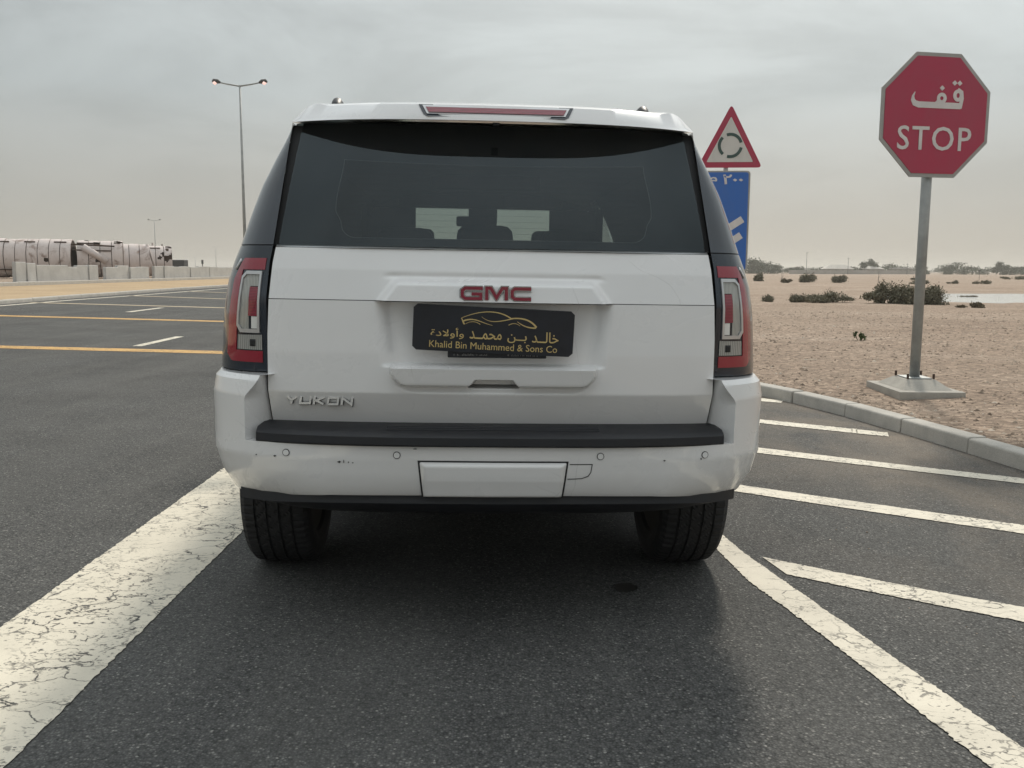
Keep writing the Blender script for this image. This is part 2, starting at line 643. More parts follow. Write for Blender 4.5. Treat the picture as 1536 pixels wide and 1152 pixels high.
def ribbon(pts, w, closed=False):
    """flat mitred stroke in 2D -> (left pts, right pts); w may be a list"""
    P = [Vector(p) for p in pts]
    n = len(P)
    ws = w if isinstance(w, (list, tuple)) else [w] * n
    Lp, Rp = [], []
    for i in range(n):
        if closed:
            a, b = P[i - 1], P[(i + 1) % n]
        else:
            a, b = (P[i - 1] if i else None), (P[i + 1] if i < n - 1 else None)
        d1 = (P[i] - a).normalized() if a is not None else None
        d2 = (b - P[i]).normalized() if b is not None else None
        d1 = d1 or d2
        d2 = d2 or d1
        n1, n2 = Vector((-d1.y, d1.x)), Vector((-d2.y, d2.x))
        mn = (n1 + n2)
        mn = mn.normalized() if mn.length > 1e-6 else n1
        k = min(1 / max(mn.dot(n1), .3), 2.4)
        Lp.append(P[i] + mn * k * ws[i] / 2)
        Rp.append(P[i] - mn * k * ws[i] / 2)
    return Lp, Rp


def stroke_prism(pts, w, y0, y1, closed=False, fx=lambda x, z: (x, z)):
    """ribbon in the x-z plane turned into a prism between y0 (front) and y1 (back)"""
    Lp, Rp = ribbon(pts, w, closed)
    n = len(Lp)
    V = []
    for y in (y0, y1):
        for q in Lp + Rp:
            x, z = fx(q.x, q.y)
            V.append((x, y, z))
    Fc = []
    m2 = 2 * n
    for i in range(n if closed else n - 1):
        j = (i + 1) % n
        Fc += [(i, j, n + j, n + i), (m2 + i, m2 + n + i, m2 + n + j, m2 + j), (i, m2 + i, m2 + j, j), (n + i, n + j, m2 + n + j, m2 + n + i)]
    if not closed:
        Fc += [(0, n, m2 + n, m2), (n - 1, m2 + n - 1, m2 + 2 * n - 1, 2 * n - 1)]
    return V, Fc


def poly_prism(pts, y0, y1):
    """closed outline (x,z) extruded from y0 to y1"""
    n = len(pts)
    V = [(x, y0, z) for x, z in pts] + [(x, y1, z) for x, z in pts]
    Fc = [tuple(range(n)), tuple(range(2 * n - 1, n - 1, -1))]
    Fc += [(i, n + i, n + (i + 1) % n, (i + 1) % n) for i in range(n)]
    return V, Fc


def ring_prism(outer, inner, y0, y1):
    n = len(outer)
    V = [(x, y0, z) for x, z in outer] + [(x, y0, z) for x, z in inner] + [(x, y1, z) for x, z in outer] + [(x, y1, z) for x, z in inner]
    Fc = []
    for i in range(n):
        j = (i + 1) % n
        Fc += [(i, j, n + j, n + i), (2 * n + i, 3 * n + i, 3 * n + j, 2 * n + j), (i, 2 * n + i, 2 * n + j, j), (n + i, n + j, 3 * n + j, 3 * n + i)]
    return V, Fc


def rrect(x0, x1, z0, z1, r, n=5):
    out = []
    for cx_, cz_, a0 in ((x1 - r, z1 - r, 0), (x0 + r, z1 - r, 90), (x0 + r, z0 + r, 180), (x1 - r, z0 + r, 270)):
        for k in range(n + 1):
            a = math.radians(a0 + 90 * k / n)
            out.append((cx_ + r * math.cos(a), cz_ + r * math.sin(a)))
    return out


def text_mesh(name, body, box_, y, mat, parent, weight=0.0, depth=.002, spacing=1.0, depth_res=3):
    """lettering fitted to box_=(x0,x1,z0,z1) in the x-z plane, facing -y"""
    c = bpy.data.curves.new(name, 'FONT')
    c.body = body
    c.offset = weight
    c.space_character = spacing
    c.resolution_u = depth_res
    c.extrude = .02
    o = bpy.data.objects.new(name, c)
    COL.objects.link(o)
    dg = bpy.context.evaluated_depsgraph_get()
    me = bpy.data.meshes.new_from_object(o.evaluated_get(dg))
    bpy.data.objects.remove(o)
    co = np.array([v.co for v in me.vertices])
    mn, mxx = co.min(0), co.max(0)
    x0, x1, z0, z1 = box_
    for v in me.vertices:
        q = v.co
        v.co = (x0 + (q.x - mn[0]) / (mxx[0] - mn[0]) * (x1 - x0), y - (depth if q.z > 0 else 0.0),
                z0 + (q.y - mn[1]) / (mxx[1] - mn[1]) * (z1 - z0))
    bmt = bmesh.new()
    bmt.from_mesh(me)
    seen, isl = set(), 0
    for v0 in bmt.verts:
        if v0.index in seen:
            continue
        stack = [v0]
        seen.add(v0.index)
        while stack:
            q = stack.pop()
            q.co.y -= .00035 * isl * (depth / .0012 if depth < .002 else 2.0) * .4
            for e in q.link_edges:
                o2 = e.other_vert(q)
                if o2.index not in seen:
                    seen.add(o2.index)
                    stack.append(o2)
        isl = (isl + 1) % 5
    bmt.to_mesh(me)
    bmt.free()
    me.name = name
    me.materials.clear()
    me.materials.append(MAT[mat])
    ob = bpy.data.objects.new(name, me)
    COL.objects.link(ob)
    ob.parent = parent
    return ob


def copy_tree(o, parent=None):
    c = o.copy()
    COL.objects.link(c)
    c.parent = parent
    for ch in o.children:
        copy_tree(ch, c)
    return c


def sm(a, b, x):
    t_ = min(1, max(0, (x - a) / (b - a)))
    return t_ * t_ * (3 - 2 * t_)


def interp(x, xs, ys):
    return float(np.interp(x, xs, ys))


# ------------------------------------------------------------------ terrain, road
def zroad(x, y=0):
    return -.0131 * (max(x, -40.0) + .053)


KY = [-1600, -60, -10, 0, 3, 5.95, 6.82, 7.69, 8.485, 9.407, 10.5, 12, 14, 18, 26, 45, 90, 400, 2500]
KX = [8, 4.6, 4.2, 3.85, 3.68, 3.482, 3.315, 3.172, 3.004, 2.687, 2.2, 1.4, .4, -1.1, -2.4, -3.6, -4.5, -6, -8]
LY = [-60, 0, 15, 26.8, 32.6, 40.9, 52.2, 90, 400, 2500]
LX = [-14.2, -14.5, -14.9, -15.3, -15.8, -16.4, -16.85, -17.5, -19, -26]


def xr(y):
    return interp(y, KY, KX)


def xl(y):
    return interp(y, LY, LX)


def xu(y):            # second kerb, far side of the sand strip
    return interp(y, [-60, 0, 40, 76, 400, 2500], [-23.2, -23.4, -23.8, -24.6, -32, -60])


def hill(x, y):
    r = math.hypot(x, y)
    a = min(1.0, r / 30)
    h = .035 * math.sin(x * .61 + 1.3 + .4 * math.sin(y * .23)) * math.sin(y * .43 + .7) + .02 * math.sin(x * 1.7 + y * .9)
    h += a * .10 * math.sin(x * .13 + 2.0) * math.sin(y * .11 + .5)
    return h


def zdesert(x, y):
    d = x - xr(y)
    pond = math.exp(-(((x - 27) / 13) ** 2 + ((y - 40) / 8) ** 2))
    base = .062 + .04 * sm(.2, 3, d) + hill(x, y) * sm(.1, 2.5, d) * (1 - min(1, 1.6 * pond)) - .03 * sm(1.0, 60, d)
    return base


def build_ground():
    ys = [-1600, -700, -320, -160, -120, -60, -30, -15, -8, -4, -2] + [i * .33 for i in range(0, 60)] + [20 + i * .9 for i in range(0, 45)] + \
         [62 + i * 4 for i in range(0, 30)] + [190, 230, 290, 380, 500, 700, 1000, 1500, 2200, 3200]
    offR = [.145, .146, .3, .5, .75, 1.0] + [1.0 + .35 * i for i in range(1, 40)] + [15 + 1.2 * i for i in range(1, 40)] + [66, 75, 90, 110, 140, 180, 240, 330, 480, 700, 1100, 1800, 3000]
    offL = [3000, 1200, 500, 250, 140, 90, 60, 45, 35, 28, 22, 18, 14, 11, 9, 7, 5, 3, 1.5, .5, .151]
    rows = []
    for y in ys:
        L_, U_, R_ = xl(y), xu(y), xr(y)
        row = []
        for o in offL:
            x = U_ - o
            row.append((x, y, zroad(U_) + .28 + .10 * math.sin(x * .3 + y * .17) * sm(1, 8, o)))
        row.append((U_ - .15, y, zroad(U_) - .1))
        row.append((L_ - .15, y, zroad(L_) - .1))
        row.append((L_, y, zroad(L_) - .12))
        row.append((R_, y, zroad(R_) - .12))
        for k, o in enumerate(offR):
            x = R_ + o
            row.append((x, y, zroad(R_) - .12 if k == 0 else zdesert(x, y)))
        rows.append(row)
    nc = len(rows[0])
    V = [v for r in rows for v in r]
    Fc = [(j * nc + i, j * nc + i + 1, (j + 1) * nc + i + 1, (j + 1) * nc + i) for j in range(len(rows) - 1) for i in range(nc - 1)]
    o = obj('desert_ground', V, Fc, 'desert', smooth=True)
    tag(o, kind='structure')
    return o


build_ground()


def sheet(name, ys, xa, xb, zf, mat, n=6, parent=None):
    V, Fc = [], []
    for y in ys:
        a, b = xa(y), xb(y)
        for i in range(n + 1):
            x = a + (b - a) * i / n
            V.append((x, y, zf(x, y)))
    for j in range(len(ys) - 1):
        for i in range(n):
            k = j * (n + 1) + i
            Fc.append((k, k + 1, k + n + 2, k + n + 1))
    return obj(name, V, Fc, mat, parent)


yroad = [-1500, -600, -250, -110, -60, -20, -8] + [i * .5 for i in range(-8, 40)] + [20 + 3 * i for i in range(0, 30)] + [115, 150, 220, 400, 900, 2400]
road = sheet('road', yroad, lambda y: xl(y) - .02, lambda y: xr(y) + .03, zroad, 'asphalt')
tag(road, kind='structure')
strip = sheet('sand_strip', yroad, lambda y: xu(y) + .0, lambda y: xl(y) - .13, lambda x, y: zroad(x) + .105, 'paving_sand')
tag(strip, kind='structure')


# painted markings -------------------------------------------------------------
def marking(name, A, B, mat, step=.010, jit=.0020, lift=.004):
    """A, B: the two long edges as polylines [(x,y),...]; ragged edges"""
    def resample(P, n):
        P = np.array(P, float)
        d = np.r_[0, np.cumsum(np.hypot(*np.diff(P, axis=0).T))]
        s = np.linspace(0, d[-1], n)
        return np.stack([np.interp(s, d, P[:, 0]), np.interp(s, d, P[:, 1])], 1)
    ln = max(np.hypot(*(np.array(A[-1]) - A[0])), np.hypot(*(np.array(B[-1]) - B[0])))
    n = int(min(max(ln / step, 3), 1100))
    a, b = resample(A, n), resample(B, n)
    rs = np.random.RandomState(len(name) * 7 + int(abs(A[0][0]) * 91) % 1000)
    j1 = rs.normal(0, jit, (n, 2)) + np.repeat(rs.normal(0, jit * .6, (n // 4 + 1, 2)), 4, 0)[:n]
    j2 = rs.normal(0, jit, (n, 2)) + np.repeat(rs.normal(0, jit * .6, (n // 4 + 1, 2)), 4, 0)[:n]
    a, b = a + j1, b + j2
    V = [(p[0], p[1], zroad(p[0]) + lift) for p in a] + [((p[0] + q[0]) / 2, (p[1] + q[1]) / 2, zroad((p[0] + q[0]) / 2) + lift) for p, q in zip(a, b)] + [(p[0], p[1], zroad(p[0]) + lift) for p in b]
    Fc = [(k * n + i, k * n + i + 1, (k + 1) * n + i + 1, (k + 1) * n + i) for i in range(n - 1) for k in (0, 1)]
    return obj(name, V, Fc, mat, road)


mk = marking('wide_marking', [(-1.80, -4), (-1.806, 3.02), (-1.835, 5.56), (-1.86, 9.0), (-1.9, 12.6)], [(-1.29, -4), (-1.296, 2.15), (-1.311, 4.16), (-1.34, 9.0), (-1.38, 12.6)], 'line_white', .015)
mk = marking('edge_marking', [(.90, 4.9), (1.0, 3.657), (1.127, 3.048), (1.272, 2.222), (1.75, 0), (2.5, -3)], [(.97, 4.9), (1.086, 3.987), (1.274, 3.054), (1.416, 2.316), (1.93, 0), (2.7, -3)], 'line_plain')
marking('hatch_marking', [(1.148, 3.966), (1.473, 3.732), (1.792, 3.523), (2.025, 3.387), (3.5, 2.5)], [(1.191, 3.728), (1.468, 3.537), (1.719, 3.373), (1.939, 3.236), (3.4, 2.36)], 'line_plain')
marking('hatch_marking', [(.95, 5.66), (1.438, 5.341), (1.958, 5.02), (2.697, 4.569), (3.45, 4.11)], [(.95, 5.45), (1.391, 5.159), (1.891, 4.843), (2.607, 4.412), (3.45, 3.9)], 'line_plain')
marking('hatch_marking', [(.8, 7.2), (1.854, 6.557), (2.77, 5.99), (3.36, 5.66)], [(.8, 6.97), (1.798, 6.355), (2.701, 5.836), (3.36, 5.46)], 'line_plain')
marking('hatch_marking', [(.6, 8.9), (2.245, 7.861), (3.12, 7.31)], [(.6, 8.65), (2.185, 7.646), (3.05, 7.12)], 'line_plain', jit=.006)
marking('hatch_marking', [(.5, 10.65), (2.636, 9.223), (2.79, 9.09)], [(.5, 10.4), (2.575, 9.007), (2.72, 8.93)], 'line_plain')
marking('hatch_marking', [(1.95, 1.9), (3.6, .9)], [(1.95, 1.75), (3.6, .75)], 'line_plain')
marking('hatch_marking', [(2.4, .2), (3.75, -.6)], [(2.4, .05), (3.75, -.75)], 'line_plain')
marking('rumble_marking', [(-14.5, 14.05), (-7.84, 13.64), (-4.4, 13.39), (-1.95, 13.2)], [(-14.5, 13.62), (-7.6, 13.22), (-4.26, 12.95), (-1.95, 12.77)], 'line_yellow', .1)
marking('rumble_marking', [(-15.0, 21.75), (-12.15, 21.4), (-6.7, 20.7), (-2.0, 20.2)], [(-15.0, 21.3), (-12.15, 20.95), (-6.7, 20.27), (-2.0, 19.75)], 'line_yellow', .1)
marking('rumble_marking', [(-15.2, 28.55), (-8.8, 27.25), (-2.5, 26.4)], [(-15.2, 28.1), (-8.8, 26.8), (-2.5, 25.95)], 'line_faded', .1)
marking('rumble_marking', [(-15.3, 36.05), (-11, 34.35), (-3, 32.5)], [(-15.3, 35.6), (-11, 33.9), (-3, 32.05)], 'line_faded', .1)
marking('rumble_marking', [(-15.6, 43.2), (-13.5, 42.1), (-4, 39.5)], [(-15.6, 42.75), (-13.5, 41.65), (-4, 39.05)], 'line_faded', .1)
for y0, y1, xa in ((13.95, 15.96, -5.95), (-2, 1.0, -5.75)):
    marking('lane_marking', [(xa, y0), (xa - .07, y1)], [(xa + .15, y0), (xa + .08, y1)], 'line_white', .1)
marking('lane_marking', [(-10.28, 23.75), (-10.42, 26.4)], [(-10.1, 23.75), (-10.24, 26.4)], 'line_white', .1)
marking('lane_marking', [(-10.9, 36.0), (-11.1, 38.5)], [(-10.74, 36.0), (-10.94, 38.5)], 'line_white', .1)
marking('border_marking', [(-14.4, 4), (-14.86, 25.8), (-15.17, 30.8), (-15.3, 37), (-15.75, 48.3), (-16.4, 90)], [(-14.2, 4), (-14.66, 25.8), (-14.97, 30.8), (-15.1, 37), (-15.55, 48.3), (-16.2, 90)], 'line_white', .4)
# oil drip
rs = np.random.RandomState(3)
pts = [(.47 + .048 * math.cos(a) * (1 + .10 * math.sin(3 * a + 1) + .06 * math.sin(7 * a)), 3.535 + .050 * math.sin(a) * (1 + .12 * math.sin(2 * a) + .08 * math.sin(5 * a + 2))) for a in np.linspace(0, 2 * math.pi, 60, endpoint=False)]
obj('oil_stain', [(x, y, zroad(x) + .003) for x, y in pts], [tuple(range(len(pts)))], 'oil', road)


# kerbs -------------------------------------------------------------------------
def kerb_mesh(length, h, wd, cham):
    prof = [(0, -.1), (.008, h - cham), (.008 + cham * .15, h - cham * .45), (.008 + cham * .5, h - cham * .12), (.008 + cham, h), (wd, h), (wd, -.1)]
    n = len(prof)
    V = [(x, 0, z) for x, z in prof] + [(x, length, z) for x, z in prof]
    Fc = [(i, (i + 1) % n, n + (i + 1) % n, n + i) for i in range(n)] + [tuple(range(n)), tuple(range(2 * n - 1, n - 1, -1))]
    me = bpy.data.meshes.new('kerb_stone')
    me.from_pydata(V, [], Fc)
    bm = bmesh.new()
    bm.from_mesh(me)
    bmesh.ops.recalc_face_normals(bm, faces=bm.faces)
    bmesh.ops.bevel(bm, geom=[e for e in bm.edges if e.is_manifold and e.calc_face_angle(0) > 1.2], offset=.006, segments=1, affect='EDGES')
    bm.to_mesh(me)
    bm.free()
    me.materials.append(MAT['kerb_concrete'])
    me.shade_smooth()
    me.set_sharp_from_angle(angle=math.radians(35))
    return me


def kerb_run(name, fx, y0, y1, seg, side, h, wd, cham, dz=0.0):
    root = empty(name, (fx((y0 + y1) / 2), (y0 + y1) / 2, zroad(fx((y0 + y1) / 2)) + dz))
    tag(root, kind='structure')
    me = kerb_mesh(seg - .008, h, wd, cham)
    y = y0
    rk = random.Random(5)
    while y < y1:
        dx = (fx(y + .4) - fx(y)) / .4
        c = 1 / math.hypot(1, dx)
        o = bpy.data.objects.new('kerb_stone', me)
        COL.objects.link(o)
        x = fx(y)
        nxt = y + seg * c
        ang = -math.atan2(fx(nxt) - x, nxt - y)
        mw = Matrix.Translation((x + rk.uniform(-.004, .004), y, zroad(x) + dz + rk.uniform(-.004, .004))) @ Matrix.Rotation(ang, 4, 'Z')
        if side < 0:
            mw = mw @ Matrix.Translation((0, seg, 0)) @ Matrix.Rotation(math.pi, 4, 'Z')
        o.parent = root
        o.matrix_local = Matrix.Translation(-root.location) @ mw
        y = nxt
    return root


kerb_run('roadside_kerb', lambda y: xr(y), -6.0, 22, .836, 1, .115, .16, .022)
kerb_run('strip_kerb', lambda y: xl(y), 14, 110, 1.0, -1, .125, .15, .05)
kerb_run('boundary_kerb', lambda y: xu(y), 30, 130, 1.5, -1, .30, .15, .05)

# ------------------------------------------------------------------ the car
CAR = empty('parked_suv', (-.0712, 2.969, zroad(-.0712)), (0, math.radians(.7523), math.radians(2.9495)))
tag(CAR, 'large white suv seen from behind, parked between the painted lines', 'car')

SZ = [.30, .45, .58, .75, .95, 1.12, 1.24, 1.30, 1.36, 1.46, 1.57, 1.68, 1.78, 1.80]
SX = [.93, .975, 1.0, 1.015, 1.018, 1.005, .985, .965, .940, .908, .868, .812, .752, .740]


def dtap(y):
    return interp(y, [0, .2, .3, .45, .8, 3.6, 4.2, 4.7, 4.95, 5.1], [.095, .052, .034, .018, 0, 0, .02, .06, .13, .25])


def xside(z, y):
    return interp(z, SZ, SX) - dtap(y)


AX_R, AX_F, WR = .97, 3.92, .405


def zbot(y):
    z = .36
    for a in (AX_R, AX_F):
        d = abs(y - a)
        if d < .49:
            z = max(z, .40 + math.sqrt(.49 ** 2 - d * d) * .97)
    if y < AX_R - .3:
        z = max(z, .50)
    return z


def ztop(y):
    return interp(y, [0, 3.75, 4.0, 4.9, 5.1], [1.30, 1.30, 1.24, 1.10, 1.02])


YS = sorted(set([.44, .46, .48] + [round(AX_R - .49 + .98 * (1 - math.cos(math.pi * k / 20)) / 2, 4) for k in range(21)] +
                [round(AX_F - .49 + .98 * (1 - math.cos(math.pi * k / 20)) / 2, 4) for k in range(21)] +
                [1.7, 2.0, 2.3, 2.6, 2.9, 3.2, 4.5, 4.6, 4.7, 4.8, 4.88, 4.95, 5.0, 5.05]))
YS = [y for y in YS if y >= .44]


def side_panel(s, inset=0.0):
    nv = 16
    V, Fc = [], []
    for y in YS:
        for j in range(nv + 1):
            z = zbot(y) + (ztop(y) - zbot(y)) * j / nv
            V.append((s * (xside(z, y) - inset), y, z))
    for i in range(len(YS) - 1):
        for j in range(nv):
            k = i * (nv + 1) + j
            Fc.append((k, k + 1, k + nv + 2, k + nv + 1))
    return V, Fc


for s in (-1, 1):
    sp_ = obj('side_panel', *side_panel(s), 'white_paint', CAR, True, 40)
    obj('inner_trim', *side_panel(s, .05), 'interior_dark', CAR, True)
    # shut lines of the doors and the fuel flap, handles
    for y in (1.62, 2.72, 3.78):
        zz = np.linspace(.40 if y != 1.62 else .62, 1.29, 14)
        V = [(s * (xside(z, y + dy) + .0015), y + dy, z) for z in zz for dy in (-.004, .004)]
        obj('door_gap', V, [(2 * i, 2 * i + 1, 2 * i + 3, 2 * i + 2) for i in range(13)], 'trim_dark', sp_)
    for y in (1.82, 2.92):
        hx = xside(1.12, y)
        obj('door_handle', *bbox(s * (hx + .02) - .018, s * (hx + .02) + .018, y - .11, y + .11, 1.085, 1.125, .012), 'white_paint', sp_, True)
    # wheel arch lips
    for a in (AX_R, AX_F):
        pts = [(s * (xside(.40 + .49 * math.sin(t_), a + .49 * math.cos(t_)) - .03), a + .485 * math.cos(t_), .40 + .48 * math.sin(t_)) for t_ in np.linspace(.1, math.pi - .1, 24)]
        obj('arch_liner', *join([grid(lambda u, v: (lambda q: (q[0] - s * .32 * v, q[1], q[2] - .004))(pts[int(round(u * 23))]), 23, 1)]), 'under_dark', CAR)
    # sill step
    obj('side_step', *bbox(s * .99 - .07, s * .99 + .07, 1.55, 3.35, .33, .37, .015), 'black_plastic', CAR, True)


# windows on the sides
def ytop(y):
    return y if y < 2.9 else 2.9 + (y - 2.9) * .36


def side_band(s, ya, yb, z0, z1, inset=0.0, n=8):
    def fn(u, v):
        y = ya + (yb - ya) * u
        z = z0 + (z1 - z0) * v
        yy = y + (ytop(y) - y) * ((z - 1.30) / .48)
        return (s * (xside(z, y) - inset), yy, z)
    return grid(fn, n, 6)


for s in (-1, 1):
    for (ya, yb, nm, mt) in ((.44, .66, 'rear_pillar_panel', 'gloss_black'), (.66, 1.66, 'quarter_window', 'privacy_glass'), (1.66, 1.76, 'pillar_panel', 'gloss_black'),
                             (1.76, 2.72, 'rear_door_window', 'privacy_glass'), (2.72, 2.84, 'pillar_panel', 'gloss_black'), (2.84, 3.98, 'front_door_window', 'clear_glass')):
        obj(nm, *side_band(s, ya, yb, 1.305, 1.745), mt, CAR, True)
        if mt == 'privacy_glass' or (nm == 'front_door_window' and s < 0):
            obj('window_glare_blocker', *side_band(s, ya - .04, yb + .04, 1.295, 1.765, .045), 'interior_dark', CAR, True)  # added dark sheet, hides bright reflections on the inside of the glass
        if mt == 'gloss_black':
            obj('pillar_trim', *side_band(s, ya, yb, 1.305, 1.78, .05), 'interior_dark', CAR, True)
    obj('roof_side', *side_band(s, .40, 4.08, 1.745, 1.80, 0.0, 40), 'white_paint', CAR, True)
    obj('belt_trim', *join([box(s * .962 - .012, s * .962 + .012, .7, 3.9, 1.292, 1.306)]), 'chrome', CAR)
    # front pillar
    obj('front_pillar', *tube([(s * .90, 4.02, 1.24), (s * .86, 3.85, 1.42), (s * .79, 3.55, 1.66), (s * .74, 3.34, 1.80)], .045, 8), 'white_paint', CAR, True)
    # mirrors
    obj('wing_mirror', *bbox(s * 1.13 - .11, s * 1.13 + .11, 3.62, 3.74, 1.27, 1.45, .04, 3), 'white_paint', CAR, True)


# roof
def roof_pt(u, v, dz=0.0):
    y = .40 + (3.42 - .40) * v
    q = (u - .5) * 2
    hw = xside(1.80, y)
    x = hw * q
    z = 1.80 + .095 * (1 - abs(q) ** 3.0) * interp(v, [0, .06, .3, .85, 1], [.70, .85, 1, 1, .75]) + dz
    return (x, y, z)


obj('roof_panel', *grid(lambda u, v: roof_pt(u, v), 32, 30), 'white_paint', CAR, True)
obj('headliner', *grid(lambda u, v: (lambda q: (q[0] * .95, q[1] + .1, q[2] - .07))(roof_pt(u, v)), 16, 16), 'interior_liner', CAR, True)
# windscreen, bonnet, nose
obj('windscreen', *grid(lambda u, v: ((u - .5) * 2 * (.88 - .16 * v), 4.10 - .70 * v - .10 * (2 * u - 1) ** 2, 1.20 + .64 * v), 16, 8), 'windscreen_glass', CAR, True)
obj('bonnet', *grid(lambda u, v: ((u - .5) * 2 * (.90 - .04 * v - dtap(4.1 + .9 * v)), 4.05 + .95 * v, interp(v, [0, .85, 1], [1.22, 1.12, 1.05]) + .05 * (1 - (2 * u - 1) ** 2)), 20, 12), 'white_paint', CAR, True)
obj('front_fascia', *grid(lambda u, v: ((u - .5) * 1.62, 5.06 - .14 * (2 * u - 1) ** 2, .40 + .66 * v), 16, 8), 'white_paint', CAR, True)
obj('grille', *grid(lambda u, v: ((u - .5) * 1.0, 5.075 - .05 * (2 * u - 1) ** 2, .66 + .34 * v), 8, 4), 'gloss_black', CAR, True)

# rails on the roof
for s in (-1, 1):
    pts = [(s * .635, .80, 1.862), (s * .635, .815, 1.93), (s * .637, .87, 1.960), (s * .64, 1.3, 1.965), (s * .64, 2.6, 1.965), (s * .64, 3.0, 1.95), (s * .64, 3.1, 1.87)]
    obj('roof_rail', *tube(pts, [.016, .022, .022, .019, .019, .02, .018], 10), 'black_plastic', CAR, True)
    obj('rail_foot', *bbox(s * .635 - .03, s * .635 + .03, .76, .93, 1.85, 1.915, .02), 'black_plastic', CAR, True)

# liftgate -----------------------------------------------------------------------
GZ = [.757, .80, .865, 1.00, 1.178, 1.28, 1.352]


def gate_base(z):
    return interp(z, GZ, [.100, .083, .058, .062, .075, .098, .122])


def gate_hw(z):
    return interp(z, [.757, .87, 1.06, 1.178, 1.30, 1.352], [.764, .770, .771, .767, .757, .749])


def gate_y(x, z):
    ax = abs(x)
    y = gate_base(z) + .030 * (ax / .77) ** 4 + .010 * (ax / .77) ** 2
    y += .006 * math.exp(-((z - .86) / .03) ** 2) * 0
    if z > 1.176:                                        # emblem bar
        hw = .400 - .72 * (z - 1.178)
        e = 1 - sm(hw - .035, hw + .004, ax)
        y -= .045 * e * (1 - sm(1.232, 1.258, z)) + .004 * e * 0
        y -= .006 * math.exp(-((z - 1.262) / .008) ** 2) * (1 - sm(hw + .0, hw + .05, ax)) * -1
    else:
        hw = interp(z, [.95, 1.178], [.375, .400])
        rec = (1 - sm(hw - .055, hw + .012, ax)) * sm(.955, .964, z)
        y += .036 * rec
        lw = .352 - .045 * (max(0, .945 - z) / .056) ** 2.2
        led = (1 - sm(lw - .010, lw + .002, ax)) * sm(.889, .898, z) * (1 - sm(.956, .964, z))
        y -= (.044 - .014 * (.96 - z) / .07) * led
        nw = .085 - .95 * (z - .889)
        notch = (1 - sm(nw - .006, nw + .004, ax)) * (1 - sm(.912, .919, z)) * sm(.884, .888, z)
        y += .052 * notch
        lip = (1 - sm(lw - .01, lw + .03, ax)) * sm(.862, .884, z) * (1 - sm(.884, .892, z))
        y += .010 * lip
    return y


def gate_panel(z0, z1, nz_, nx=300):
    return grid(lambda u, v: (lambda z: (lambda x: (x, gate_y(x, z), z))((2 * u - 1) * gate_hw(z)))(z0 + (z1 - z0) * v), nx, nz_)


def gate_upper():
    V, Fc = gate_panel(1.1790, 1.352, 44)
    nx = 300
    b = len(V)
    V += [(V[i][0], V[i][1] + .075, 1.1795) for i in range(nx + 1)]     # underside of the bar
    Fc += [(i, i + 1, b + i + 1, b + i) for i in range(nx)]
    t0 = 44 * (nx + 1)
    b = len(V)
    V += [(V[t0 + i][0], V[t0 + i][1] + .03, 1.354) for i in range(nx + 1)]
    Fc += [(t0 + i, t0 + i + 1, b + i + 1, b + i) for i in range(nx)]
    return V, Fc


GATE = obj('liftgate', *gate_panel(.757, 1.1765, 96), 'white_paint', CAR, True, 38)
obj('liftgate_applique', *gate_upper(), 'white_paint', GATE, True, 38)
# dark structure behind every shut line
obj('gate_inner', *join([grid(lambda u, v: ((2 * u - 1) * .80, .19 + .0 * v, .72 + .63 * v), 2, 2)]), 'trim_dark', CAR)


# corner surface shared by tail lamps and rear pillars: u 0 = inner edge, 1 = on the side
def corner(u, z, s, off=0.0):
    xi = interp(z, [.92, 1.18, 1.30, 1.36, 1.79], [.777, .777, .768, .757, .722])
    yi = interp(z, [.92, 1.18, 1.36, 1.79], [.128, .122, .155, .345])
    y2 = .46
    xo = xside(z, y2)
    k = interp(z, [.92, 1.36, 1.80], [1.0, .97, .72])
    x1 = xi + (xo + .0 - xi) * .98 * (.8 + .2 * k)
    y1 = yi + .035
    a, b, c = (1 - u) ** 2, 2 * u * (1 - u), u * u
    x, y = a * xi + b * x1 + c * xo, a * yi + b * y1 + c * y2
    tx, ty = 2 * (1 - u) * (x1 - xi) + 2 * u * (xo - x1), 2 * (1 - u) * (y1 - yi) + 2 * u * (y2 - y1)
    l_ = math.hypot(tx, ty)
    return (s * (x + off * ty / l_), y - off * tx / l_, z)


_QT = {}


def u_of_s(f, z):
    key = round(z, 3)
    if key not in _QT:
        us = np.linspace(0, 1, 81)
        q = np.array([(lambda p_: p_[0] / (2.97 + p_[1]))(corner(u, z, 1)) for u in us])
        k = int(q.argmax())
        _QT[key] = ((q[:k + 1] - q[0]) / (q[k] - q[0]), us[:k + 1])
    a, b = _QT[key]
    return float(np.interp(f, a, b))


